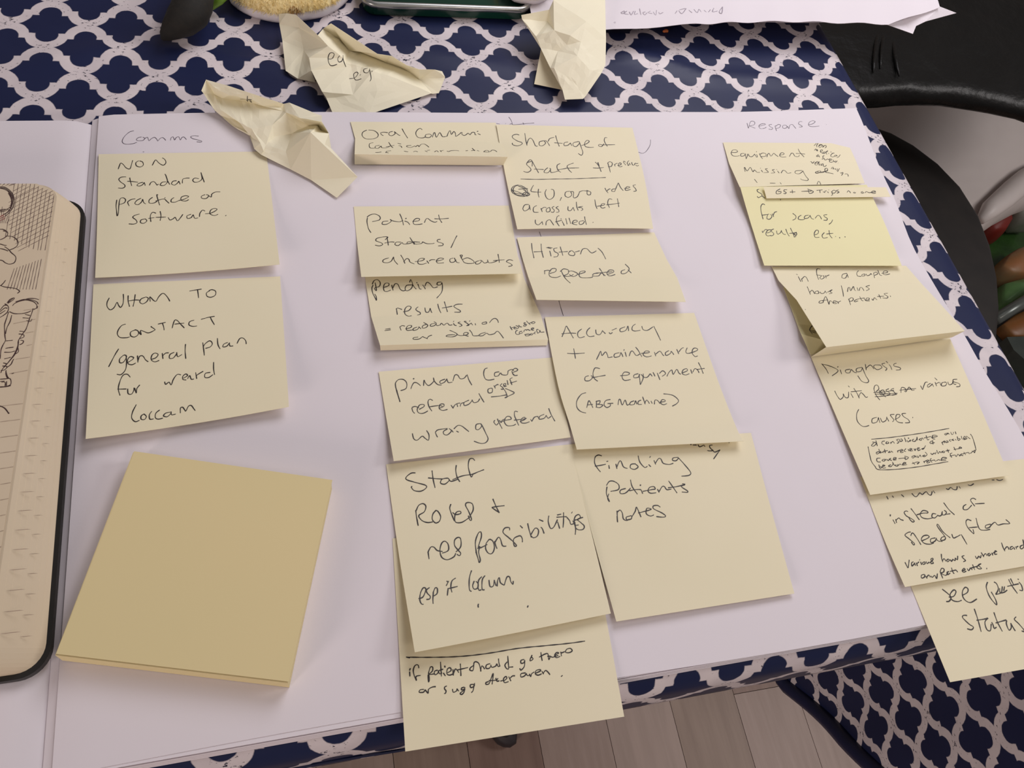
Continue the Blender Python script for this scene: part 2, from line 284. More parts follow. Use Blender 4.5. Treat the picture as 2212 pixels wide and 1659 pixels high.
INK['pending'] = [('D', """225,905 212,940 220,990 250,1050 260,1068 258,1030 240,1000/215,900 235,860 270,852 298,880 290,920 240,940 260,965 245,880/330,935 385,915 390,890 355,888 335,920 340,965 370,975 410,960/420,905 435,965/432,940 455,895 485,900 510,950 540,968 570,960/640,905 580,910 562,945 580,968 625,945 640,900 620,850 610,880/640,900 660,930 680,950/695,895 715,945 735,950/680,880 690,885/745,905 765,930 775,950/770,920 790,880 820,890 860,935 905,925/945,875 905,880 900,905 935,905 950,880/950,880 955,930 945,985 895,1045/470,1155 480,1220/465,1160 485,1150 530,1165/540,1190 600,1175 625,1140 590,1130 560,1160 560,1210 595,1235 630,1230/700,1135 675,1160 690,1180 718,1195 720,1215 690,1222/770,1145 780,1190 810,1190 825,1150/825,1150 840,1195 848,1198/905,1105 920,1160 940,1202/975,1080 990,1130 1008,1190/950,1150 1060,1130/1168,1108 1110,1110 1075,1130 1105,1155 1140,1175 1140,1192 1080,1192/352,1372 408,1365/345,1388 410,1378/505,1345 520,1385/505,1350 530,1335 560,1340/565,1370 620,1355 630,1335 595,1335 575,1360 585,1385 640,1380/690,1350 650,1365 650,1385 690,1375 710,1350/705,1345 730,1370/790,1320 750,1335 745,1360 780,1355 800,1330 755,1300/880,1310 835,1320 830,1340 870,1335 890,1310 865,1292/885,1315 900,1335 925,1330/930,1330 945,1310 970,1330 990,1315 1010,1310 1030,1330 1060,1325/1070,1310 1085,1330 1105,1335/1070,1290 1075,1292/1145,1295 1120,1305 1150,1320 1160,1335 1130,1345/1210,1290 1185,1290 1215,1310 1235,1330 1210,1335 1260,1310/1255,1305 1275,1330/1240,1285 1245,1287/1300,1310 1305,1330/1415,1295 1375,1305 1380,1320 1420,1312 1415,1292/1450,1305 1480,1270 1510,1258 1535,1275 1545,1305/700,1455 655,1460 650,1478 710,1475 745,1450/745,1450 790,1470 800,1475/790,1470 815,1445 845,1435/1090,1430 1010,1435 1000,1450 1070,1452 1110,1425 1060,1395 1030,1385/1110,1430 1150,1440 1215,1430 1225,1410 1190,1408 1180,1430 1230,1448/1240,1380 1265,1410 1280,1440 1340,1440/1410,1405 1360,1420 1340,1440 1380,1440 1420,1415 1450,1430 1500,1420 1540,1395 1600,1468"""), ('X2', """150,315 175,370 210,418/160,370 240,345 290,330/330,350 265,355 260,385 310,390 375,365 385,340 350,310 305,300/380,285 430,330 480,335/600,260 525,290 530,315 570,315 590,290 560,265 530,235 550,215 580,240/585,270 610,285/600,170 640,215 705,275/660,240 740,210 790,190/740,210 750,240 800,240 835,210 800,190 750,205/360,430 320,440 300,490 320,530 370,540 420,525/480,450 420,465 400,500 430,515 470,505 500,480/530,475 535,435 580,405 600,430 620,410 650,405 680,430 710,425/720,400 770,395 805,370 770,360 735,385 750,420 810,425/545,535 600,590/560,545 640,530 690,540 670,570 610,580/750,515 710,530 715,555 760,550 775,520 800,520/860,470 830,480 810,510 850,525/930,405 890,400 880,430 910,510/900,510 980,460 940,420/985,425 960,460 1010,480 1090,472""")]
INK['primary'] = [('E', """262,370 280,440 303,512 270,390/262,375 258,320 290,285 340,285 372,320 365,375 310,398/415,380 430,340 450,315 480,320 515,348/438,272 448,280/545,348 550,290 565,320 600,345 650,300 645,265 655,300 690,335 730,340/765,280 715,300 720,325 760,310 785,275/785,285 800,315 840,310/845,300 865,240 895,240 920,275 960,270 985,240/990,232 1010,290 1040,342/1200,165 1170,180 1160,230 1180,280 1220,290 1270,280/1320,205 1275,215 1275,250 1310,245 1330,215/1335,215 1350,235 1400,235 1410,195/1410,195 1450,180 1470,195/1475,235 1455,215 1500,195 1508,180 1480,170 1450,200 1470,240 1508,240/1240,370 1205,385 1210,420 1245,415 1250,380 1235,370/1265,345 1280,375 1275,355 1300,335 1312,340/1350,325 1330,345 1355,365 1355,385 1335,380/1365,350 1385,340 1385,325 1365,330 1370,355 1395,350/1400,290 1410,340/1455,265 1430,280 1440,310 1450,340/1430,320 1500,300/1235,462 1310,455 1400,440/1360,375 1385,410 1400,460 1380,468 1470,425 1440,400 1380,375/425,575 435,610 455,632/425,570 460,560 500,575/500,590 550,560 545,540 505,545 480,590 495,625 540,630 590,605/640,500 610,485 590,510 600,560 630,608/600,565 700,550 740,560/700,580 750,560 750,535 715,540 705,580 740,600 790,590/825,545 850,580/850,570 865,545 890,530 920,525/885,530 895,565/920,560 930,530 960,520/1010,495 960,520 965,550 1010,535 1045,495/1040,490 1060,520 1100,510 1120,480/1110,425 1135,470 1165,518/430,835 445,890 480,905 530,865 560,885 595,905 600,850 575,805/665,825 675,850 688,875/665,825 690,800 750,790 790,785/790,790 750,815 755,845 790,850 830,810 805,785/830,800 850,825/880,810 905,825/855,790 895,755 935,760 975,790 1010,818/1130,735 1085,745 1080,790 1110,795 1140,760 1130,735/1140,745 1180,830 1205,890 1180,930 1130,938 1060,915/1275,700 1265,720 1290,750 1310,730/1300,685 1315,720 1350,788/1320,700 1340,725 1350,700 1385,690/1330,720 1390,700 1440,690 1430,665 1395,665 1370,710 1400,755 1460,755 1490,740/1510,615 1480,610 1475,650 1495,700 1520,755/1470,700 1560,690 1600,680/1530,715 1585,690 1575,670 1545,690 1545,725 1590,730 1630,715/1640,690 1655,715/1655,710 1680,670 1720,660/1710,660 1730,690/1780,640 1735,660 1730,690 1780,680 1800,650/1800,650 1820,680 1850,660/1825,578 1850,640 1890,712""")]
INK['staff'] = [('F', """330,262 290,265 245,300 250,325 330,350 420,375 428,400 380,430 320,425 292,395 300,385/482,240 492,320 510,400/445,308 520,315 580,318/625,310 575,320 560,355 600,365 640,330 625,308/640,325 660,340 720,320/705,190 700,240 712,300 738,345/670,325 760,290 850,275 900,255 960,232/875,150 855,130 825,140 815,200 830,270 845,300 860,270/332,605 340,670 355,748 345,690/335,610 360,560 400,545 425,570 410,620 360,655 390,700 440,718 490,712/520,605 490,640 485,690 515,722 550,705 560,660 535,615 510,605/655,548 645,590 665,650 688,705/670,625 700,645 745,635 740,615 705,625 690,670 700,715 750,718 800,690 830,665/830,660 860,600 850,545 805,535 790,560 820,620 845,690 830,695 815,655/1040,500 1070,570 1100,630/1030,580 1085,570 1148,563/1030,580 1100,628/445,985 455,1055/445,990 470,945 500,945 530,975 580,985/575,1000 630,975 630,920 600,890 570,910 555,970 570,1035 620,1060 680,1035 700,1000/700,990 745,940 745,870 720,855 690,880 690,930 720,970 745,1000 735,1022 710,1010/885,985 905,1050 915,1085 925,1060 910,990 920,940 900,960/890,1000 880,900 905,820 930,805 935,850 910,950 990,920/1010,870 980,910 975,960 1000,1000 1035,1000 1055,950 1040,890 1010,870/1055,890 1065,925 1080,960/1060,900 1090,855 1110,870 1130,930 1165,935/1195,790 1190,765 1150,770 1135,810 1190,860 1235,900 1258,930 1240,935 1230,890 1240,860 1290,840 1310,865 1312,900/1290,745 1315,770/1360,725 1375,790 1395,855/1390,830 1430,770 1460,790 1450,840 1415,858 1390,840/1465,690 1505,708/1480,760 1495,775 1512,820/1555,655 1550,710 1570,770 1600,760 1635,690/1630,650 1670,640/1635,710 1655,775/1690,625 1690,700 1685,765/1625,670 1690,665 1720,665/1720,670 1745,700 1760,735 1800,720/1765,625 1770,628/1775,700 1800,760 1798,830/1785,700 1800,660 1830,645 1845,670 1820,690 1790,700 1800,740 1830,740/1870,670 1820,690 1850,720 1880,750 1870,780 1830,785 1800,770/358,1418 400,1400 425,1330 400,1320 375,1370 370,1430 385,1465 405,1470/460,1315 430,1340 440,1370 465,1395 460,1420 430,1425/495,1350 490,1420 492,1465/490,1370 510,1320 530,1325 528,1370 495,1395/612,1300 635,1255/630,1320 622,1390/615,1255 630,1265/700,1228 665,1255 655,1310 665,1360/635,1325 718,1305/845,1158 825,1230 825,1330 845,1352/870,1255 855,1300 870,1330 900,1320 905,1280 885,1258/940,1215 910,1250 905,1310 915,1340 935,1335/970,1205 945,1240 940,1300 945,1335 965,1335/1005,1245 1015,1305 1045,1300 1055,1245/1055,1250 1070,1300/1080,1305 1085,1250 1100,1225 1110,1270 1145,1295/1145,1295 1170,1220 1195,1220 1205,1260 1225,1285 1228,1255/910,1465 905,1480 908,1500/1365,1480 1358,1500""")]
INK['if_patient'] = [('O', """85,298 130,308/90,300 300,302 560,298 760,285 1000,255 1300,205 1600,175 1850,150 2030,125/125,455 128,510/122,430 135,435/225,420 215,385 185,390 165,440 175,500 200,555/200,555 195,510 245,498/325,490 330,568 340,540 330,470/328,480 350,410 375,410 372,450 340,485 400,480/430,440 395,455 400,490 430,475 440,445/440,450 450,480 480,470/460,350 465,430 470,510/430,450 490,430/490,470 515,505/500,405 515,400/535,470 575,445 565,415 535,430 530,480 560,495 600,480/595,430 600,500/600,480 620,430 640,440 660,470/675,370 680,440 682,505/640,440 760,412/820,390 785,415 780,440 810,445 820,410 825,360 850,350 880,375 900,455/895,455 905,400 920,400 940,430/1000,370 960,385 955,420 990,420 1010,390/1005,380 1020,410 1060,395 1070,370/1075,370 1085,400 1110,395/1090,315 1095,360 1105,400/1190,285 1195,350 1200,425 1175,420 1160,385 1185,350/1195,410 1250,405/1370,325 1335,335 1335,365 1365,360 1375,330/1375,335 1370,400 1335,440 1320,420/1450,290 1435,320 1435,340 1465,320 1450,300/1440,310 1455,275/1550,245 1555,290 1565,340/1530,300 1620,260 1635,325 1650,300/1620,290 1650,290 1680,300 1740,280/1690,300 1720,270 1745,255 1720,250 1700,280 1720,305 1760,290/1765,240 1775,290/1770,255 1810,240/1815,245 1830,215 1870,205 1890,230 1860,250 1825,250 1815,240/280,650 240,655 230,680 275,680 295,650/295,655 325,690 330,650 370,625 410,620/530,612 505,625 505,645 520,665 515,690 500,695/590,645 600,680 635,665 640,640/640,645 660,670/720,625 690,635 690,655 720,645 725,625/725,630 715,680 690,705 675,690 730,650/825,595 785,600 790,630 825,615 830,580/825,600 815,660 795,685/985,565 955,575 955,595 985,590 1000,560/1000,560 1030,480 1030,520 1020,595/985,555 1060,550 1085,530/1060,525 1075,560 1100,555/1110,560 1150,550/1145,560 1180,530 1170,510 1145,535 1155,575 1200,565/1200,510 1225,560/1215,530 1240,505 1270,502/1385,470 1335,480 1335,515 1370,505 1395,475/1390,475 1405,500 1430,495/1425,480 1440,510 1450,480 1480,460/1490,475 1545,450 1540,435 1500,445 1490,480 1520,495 1560,480/1560,450 1580,485/1575,475 1600,445 1625,460 1650,492/1775,500 1780,508""")]
INK['shortage'] = [('G', """310,262 280,252 240,265 238,290 290,325 335,340 338,360 290,378 240,365 235,345/370,240 380,310 395,375/390,365 410,310 435,295 460,320 485,375 510,382/565,325 530,335 528,370 560,378 595,350 580,325 560,325/585,320 610,330 640,378/625,330 640,300 690,285/705,265 720,320 745,385/690,345 780,350/840,335 800,345 800,375 840,370 865,345/865,345 880,378/955,330 900,345 895,375 930,385 965,350/960,330 985,400 1000,450 985,480 950,460/985,375 1040,355 1070,330 1045,318 1020,350 1030,385 1075,395 1120,393/1215,370 1180,362 1172,378 1205,385 1230,355/1265,290 1240,290 1235,330 1268,385/1205,368 1350,365/395,560 425,530 450,545 450,600/450,545 400,560 390,580 430,620 435,645 400,665 355,655/450,545 480,600 520,672/470,630 575,635/620,615 590,640 580,665 620,670 650,635 640,620/650,645 660,668 740,650/755,570 725,585 720,615 740,650 762,665/720,640 830,620/900,565 855,580 830,600 850,640 880,668/840,620 960,617/1135,553 1175,600 1200,660/1165,555 1180,600/1110,617 1170,620 1228,612/1160,560 1185,620/1270,560 1285,610 1300,665/1268,570 1290,550 1320,565 1310,600 1275,605/1342,575 1352,600/1348,582 1365,568 1378,570/1378,592 1400,588 1418,575 1405,562 1388,575 1388,595 1405,607 1430,598/325,738 500,742 700,738 900,735 1100,728 1250,722/300,802 250,815 225,850 240,890 300,920 370,925 400,900 390,850 330,810 270,815 245,850 265,900 330,915 385,890 360,840 300,815/240,860 300,880 360,905 415,915 420,895 380,880 340,910 400,925/225,845 260,890 330,900/400,850 390,840 300,850/350,850 390,880 415,915 350,925/465,805 445,840 440,872 500,880 548,880/520,845 515,890 525,938/605,850 590,890 605,940 640,960 680,935 690,890 680,855 655,850/770,935 752,975/860,870 815,880 808,920 845,938 880,910 865,872/870,875 900,880 900,940 940,930 965,880/960,880 1000,865 1060,870/1040,860 1085,880 1078,910 1050,905 1045,870/1240,835 1255,865 1275,890/1262,870 1280,850 1300,845/1350,845 1320,850 1315,870 1345,872 1355,850/1355,850 1385,780 1390,780/1385,778 1410,830 1440,865/1450,840 1500,835 1510,825 1480,820 1460,850 1475,862 1520,850/1575,800 1545,810 1570,840 1580,865 1550,872/415,1015 370,1020 350,1060 370,1085 415,1060 420,1020/420,1020 430,1075/500,1025 465,1050 468,1095 520,1100/545,1055 560,1095/550,1065 580,1045 605,1050/640,1045 605,1065 610,1095 645,1085 640,1045/690,1035 665,1050 690,1075 680,1100 655,1095/735,1035 710,1050 735,1070 740,1095 710,1100/840,1035 840,1075 870,1080 895,1045/895,1045 910,1085/930,985 935,1040 950,1080/1000,1035 950,1045 985,1050 1000,1070 980,1080/1130,960 1140,1020 1155,1062/1155,1035 1230,1020 1235,1005 1205,1010 1195,1040 1215,1055 1245,1045/1320,960 1285,955 1270,1000 1290,1050/1255,1020 1400,1000/1375,950 1385,1000 1390,1042/485,1180 488,1220 520,1235 560,1200/560,1200 565,1235/600,1240 605,1200 640,1180 665,1210 685,1240/745,1135 720,1150 715,1200 745,1250/700,1205 775,1185/775,1195 800,1245/760,1170 768,1172/815,1165 830,1230/850,1160 870,1225/880,1220 940,1200 925,1185 895,1195 890,1225 940,1235/1010,1190 965,1200 965,1230 1000,1225 1020,1195/1020,1145 1025,1180 1040,1235/1108,1208 1114,1210""")]
INK['shortage'].append(('X3', """130,405 190,395 235,440/130,430 200,505 250,575/400,360 350,400 310,480 345,530 390,575 330,585/420,470 430,530 470,545/520,430 530,500 570,565 620,575/640,570 665,500 700,480 750,500 820,480/700,560 750,600 800,600 835,570"""))
INK['history'] = [('H', """160,150 165,200 178,258/228,155 232,205 245,255/175,213 240,210/275,180 310,185/290,205 300,245/265,182 300,190/345,185 320,190 325,210 350,225 345,245 318,250/365,175 385,240/355,215 420,210/430,210 450,205 470,225 460,240 432,235 425,220 440,208/470,215 505,205/510,230 525,195 555,190 590,220 625,205/635,185 665,215 692,265/252,345 255,372/250,350 275,345 300,350/290,368 330,355 335,335 305,335 285,365 295,390 335,397 370,385/370,345 400,400 438,437/365,355 390,335 425,345 420,370 390,385 430,388 460,375/420,355 450,350 490,370 460,390 430,375/490,375 540,360 540,350 510,355 500,380 520,398 580,398 600,390/640,365 605,370 600,385 640,385 660,365 690,385/645,330 660,350 680,385/620,365 740,355/700,375 745,360 745,345 715,345 700,370 720,385 760,375/830,340 805,350 805,368 835,365 860,335 830,300/850,340 875,365""")]
INK['accuracy'] = [('H', """378,822 395,780 408,745 420,760 440,795 460,832/375,800 435,795 480,797/520,765 495,785 490,810 505,828 540,820/580,755 560,775 555,800 575,820 610,815/620,770 625,800 650,805 670,775/670,780 690,800/715,790 725,800 740,790/735,775 770,760/830,750 795,765 800,785 835,775 850,745 855,780/905,730 885,745 880,770 900,780 940,775/950,745 960,770 990,775 1030,750/1035,745 1060,795 1085,848/462,905 475,978/415,940 470,942 540,938/625,985 640,955 655,925 665,955 690,930 705,955 710,970 740,965/790,935 755,945 755,968 790,960 800,935 815,965/830,930 840,965/820,915 825,917/860,960 870,930 885,925 910,955 935,945/905,895 925,920 950,965/945,940 1000,935 1000,925 975,925 960,950 985,965 1020,958/1040,930 1050,960/1050,945 1080,925 1100,950 1110,958/1145,920 1120,935 1125,955 1155,940 1160,925 1180,950/1200,910 1215,945/1215,930 1235,905 1250,900/1275,900 1265,930 1285,940 1345,920 1345,905 1320,905 1310,935 1330,962 1350,958/570,1100 545,1110 545,1135 575,1135 600,1110 585,1100/650,1050 615,1045 600,1085 610,1120 635,1140/590,1115 690,1097/795,1100 850,1095 860,1080 825,1075 808,1105 825,1133 870,1128/925,1085 895,1095 895,1115 925,1110 935,1088/930,1090 940,1165/940,1165 960,1115 945,1090/960,1085 965,1110 990,1110 1010,1085/1010,1085 1025,1105/1030,1075 1045,1105/1060,1080 1080,1130/1075,1085 1100,1065 1120,1085 1095,1105/1130,1105 1145,1075 1165,1060 1175,1090 1200,1055 1215,1080 1230,1090/1240,1080 1275,1065 1270,1050 1245,1060 1240,1085 1265,1095 1290,1085/1300,1055 1310,1085/1315,1075 1330,1050 1350,1060 1360,1080/1355,1005 1375,1045 1390,1085/1345,1055 1400,1048/550,1222 515,1235 485,1280 485,1325 510,1355 550,1368/555,1330 570,1280 585,1300 600,1330/560,1310 600,1305/625,1280 625,1325/620,1285 650,1280 645,1300 630,1305 670,1310 650,1328 620,1325/725,1270 690,1280 680,1310 700,1328 725,1315 720,1300 705,1300 745,1298/780,1310 785,1275 795,1270 810,1310 830,1275 845,1310 865,1300/895,1280 870,1290 865,1308 895,1305 905,1280 915,1305/945,1275 925,1285 925,1305 950,1305/955,1250 975,1305/970,1300 985,1275 1005,1300/1015,1280 1025,1300/1040,1305 1045,1275 1065,1280 1080,1300/1080,1290 1115,1285 1115,1275 1095,1272 1085,1295 1105,1308 1130,1300/1105,1230 1170,1240 1212,1275 1200,1300 1168,1318""")]
INK['finding'] = [('I', """355,178 325,170 298,190 295,240 320,285 345,315/295,265 345,258 390,248/395,225 410,222/415,255 420,288/475,245 485,288/482,275 505,225 520,225 540,270 575,285/645,245 605,250 600,280 635,292 665,270 640,245/665,175 680,230 720,275 745,265/765,185 770,188/755,250 765,262 775,270/800,215 815,252/812,240 840,200 860,205 880,240 930,250 965,240/1010,190 965,195 960,215 990,218 1010,195/1010,195 1060,250 1112,315 1105,340 1070,348 1035,350/1110,78 1120,82/1130,85 1165,85/1175,80 1190,100 1225,85/1225,82 1235,100/1300,85 1275,90 1280,110 1300,130 1275,135 1255,130/1300,125 1320,145 1365,125/1365,125 1340,160 1308,205/1440,62 1444,63/400,440 395,500 420,565 405,540 415,500/395,430 420,395 460,395 500,425 495,465 430,480/560,455 515,470 515,498 555,495 590,465 600,450/600,380 615,440 660,505/590,475 640,465 690,465/680,425 690,430/690,465 705,500/705,480 780,465 810,460 800,440 765,445 750,475 770,495 820,492/830,460 845,490/845,480 870,440 890,440 910,465 950,460/925,390 960,440 998,495/920,450 1000,438 1065,420 1040,415/1065,425 1035,440 1085,475 1085,488 1038,485/485,645 490,740 485,690/485,660 510,640 530,665 540,715 570,728 590,715/600,690 565,700 570,722 605,715 610,690 595,688/610,700 640,650 650,615 665,640 690,700/665,665 760,640 775,630 740,625 735,670 770,690 800,680/855,615 830,600 795,605 800,630 870,665 900,690 880,700 820,695""")]
INK['equipment'] = [('J', """150,500 195,500 218,490 200,472 165,475 148,505 165,535 205,540 240,535/290,510 255,515 255,540 290,535 300,515/300,510 310,570/310,570 325,530 320,515/335,515 345,540 375,545 400,520/400,515 415,540/415,545 430,550 425,520/420,490 425,493/455,510 470,545 490,570/465,520 490,505 525,515 520,540 470,545/535,550 545,520 560,510 580,540 610,510 635,530 660,545/670,530 720,520 715,505 690,505 675,535 700,550 745,548/780,545 800,510 820,510 840,540 875,545 890,530/875,460 895,500 940,550/850,510 950,518/300,710 290,665 295,660 320,700 350,665 360,665 385,710 400,690 430,715 460,715/475,690 490,715/465,670 468,672/545,675 520,680 540,700 550,715 500,720/620,685 595,690 610,705 620,720 580,725/650,700 670,725/640,685 645,687/690,725 710,695 735,700 760,725 800,720/920,695 850,700 845,725 890,730 930,700/925,700 960,760 985,790 970,805 920,797 900,785/1100,710 1065,710 1070,722 1110,718/1110,720 1150,715 1195,690 1185,672 1165,680 1180,715 1250,728/400,790 420,815 432,830/568,832 630,833/680,825 692,845/1080,850 1090,820 1105,815 1125,855"""), ('X1', """190,155 205,150 255,95 290,92 265,130 255,160 265,192/300,165 330,130 375,135 370,170 335,195 305,185 310,160 365,135/375,135 400,160 395,195 420,165 455,150 475,165 470,190 440,210/200,265 235,228 240,265 270,240 262,280 285,265/335,290 380,280 390,255 360,250 340,275 345,305 385,325 415,330/450,300 410,305 400,330 430,335 455,310 510,270 470,330 495,355/520,325 535,345/575,300 590,302/660,325 620,330 580,370 580,400 610,415 650,405/700,370 660,385 665,405 700,395 705,370 730,400/800,370 790,365 765,405 735,425 710,425/300,360 260,385 255,405 290,400 310,385 320,425/430,385 400,395 395,420 405,450 385,468 370,455/425,440 440,480 470,480 500,455/500,455 530,475 560,450/545,500 590,490 605,470 580,460 555,485 550,525 590,535 625,525/635,480 640,520 670,525 680,500/685,545 725,500/740,552 745,553/115,525 125,520 145,535 155,560 175,550 200,515/205,560 280,550 300,535 270,520 225,545 215,580 235,600 270,600/275,590 320,520/330,565 310,590 320,612/395,565 350,590 360,610 380,600/410,570 400,595 420,630 450,630 480,600/585,685 615,650 635,650 640,695/610,680 670,690/690,675 690,710/735,680 715,735/780,675 745,725 735,755/795,770 815,790 830,775 855,770 850,800 820,840/895,805 940,800 970,820 975,860/340,730 300,735 230,760 235,785 280,785 330,765 350,735/350,760 440,745 495,735 505,700 490,675 460,680 440,710 460,765 520,775 640,800""")]
INK['strip'] = [('J', """680,895 640,920 640,948 680,945 690,925 655,925/720,905 755,903/725,905 720,920 745,935 735,948 715,945/810,905 815,945/785,930 845,928/910,922 1020,918/975,895 1040,925 1000,945 985,905/1075,912 1140,905/1110,910 1115,940/1145,925 1165,935 1165,920 1185,915/1195,925 1205,940/1205,905 1208,907/1240,925 1250,965/1235,930 1260,910 1285,920 1270,940 1245,940/1315,905 1290,915 1320,930 1295,942/1405,935 1420,915 1435,925 1445,940/1490,930 1475,935 1490,942 1500,932/1580,925 1560,930 1565,942 1590,935/1600,940 1615,925 1640,935 1660,935 1715,925 1695,915 1670,930 1690,945 1720,938/1235,965 1240,968""")]
INK['for_scans'] = [('J', """450,900 430,905 435,925 475,950 480,970 445,990 430,975/480,970 515,998/680,1012 686,1014/515,1070 490,1058 470,1090 475,1150 495,1225/485,1180 530,1175 560,1170/545,1175 535,1215 565,1225 590,1195 575,1170/595,1165 610,1200/605,1180 620,1150 645,1142/815,1160 850,1190 845,1220 815,1235/910,1180 880,1200 880,1225 925,1230 950,1220/990,1180 950,1190 945,1215 985,1210 1005,1180/1005,1185 1020,1215 1045,1225/1060,1215 1085,1185 1110,1190 1130,1225/1190,1175 1155,1180 1165,1200 1190,1215 1185,1235 1150,1235/1250,1230 1235,1260 1210,1280/485,1350 490,1370 505,1350 525,1335 545,1345/535,1375 575,1360 580,1340 545,1345 525,1380 540,1405 580,1400/610,1330 580,1350 610,1380 600,1400 575,1405/640,1350 650,1385 680,1375 695,1345/690,1350 715,1385 740,1390/740,1330 760,1380 780,1410/790,1320 815,1370 835,1420/780,1380 860,1370/860,1365 825,1380 850,1400 860,1380 835,1375 850,1410 830,1420/1055,1395 1090,1380 1095,1350 1070,1345 1050,1380 1060,1420 1105,1420/1160,1370 1135,1400 1150,1430 1195,1422/1210,1345 1220,1400 1245,1430/1180,1385 1255,1378/1280,1412 1284,1414/1322,1425 1330,1426/1380,1418 1388,1416""")]
INK['couple'] = [('K', """455,250 480,300/435,228 450,235/485,270 495,300/490,275 515,250 535,265 550,298/665,182 635,178 628,210 640,260 650,280/625,235 670,240/680,240 660,262 675,275 700,260 690,240/710,240 720,268/715,250 748,235/915,220 875,230 868,262 900,265 915,235/915,225 928,262/1025,195 1008,215 1015,245 1050,250/1080,225 1055,235 1060,248 1085,240 1080,225/1095,225 1105,242 1130,235 1140,220/1140,220 1150,235/1165,215 1175,265/1165,220 1190,210 1205,225 1175,240/1205,190 1225,235 1245,240/1240,220 1290,215 1295,200 1265,200 1255,225 1280,235 1320,225/540,345 560,395 570,420/565,400 585,380 600,395 610,415/640,385 615,395 620,412 650,408 640,385/660,395 675,412 700,405 710,385/710,390 725,410/730,400 775,375 755,395 775,405 745,415/860,335 875,390 882,440/920,395 925,360 940,355 950,385 975,345 985,375 1000,385/1010,355 1020,385/1030,385 1040,355 1060,360 1075,385/1130,335 1095,345 1110,355 1125,370 1095,385/685,475 655,485 655,502 690,495 690,475/690,490 715,440 745,515/680,480 735,470/745,515 755,480 775,490 785,505/785,495 815,490 810,480 790,480 790,505 820,505/825,485 835,508/830,495 858,480/930,460 950,520/930,470 955,450 975,460 965,480 935,485/1010,465 985,480 990,490 1020,480/1035,440 1055,475 1070,480/1010,465 1080,452/1075,455 1090,480/1090,475 1120,470 1125,455 1100,455 1095,480 1130,480/1150,460 1160,475 1175,450 1190,465 1200,470/1215,420 1235,460/1200,440 1265,435/1300,408 1265,415 1300,440 1290,455 1250,452/1322,436 1328,437/520,562 524,563""")]
INK['k_note'] = [('K', """590,712 570,735 565,760 590,795/555,755 630,770/575,770 625,785""")]
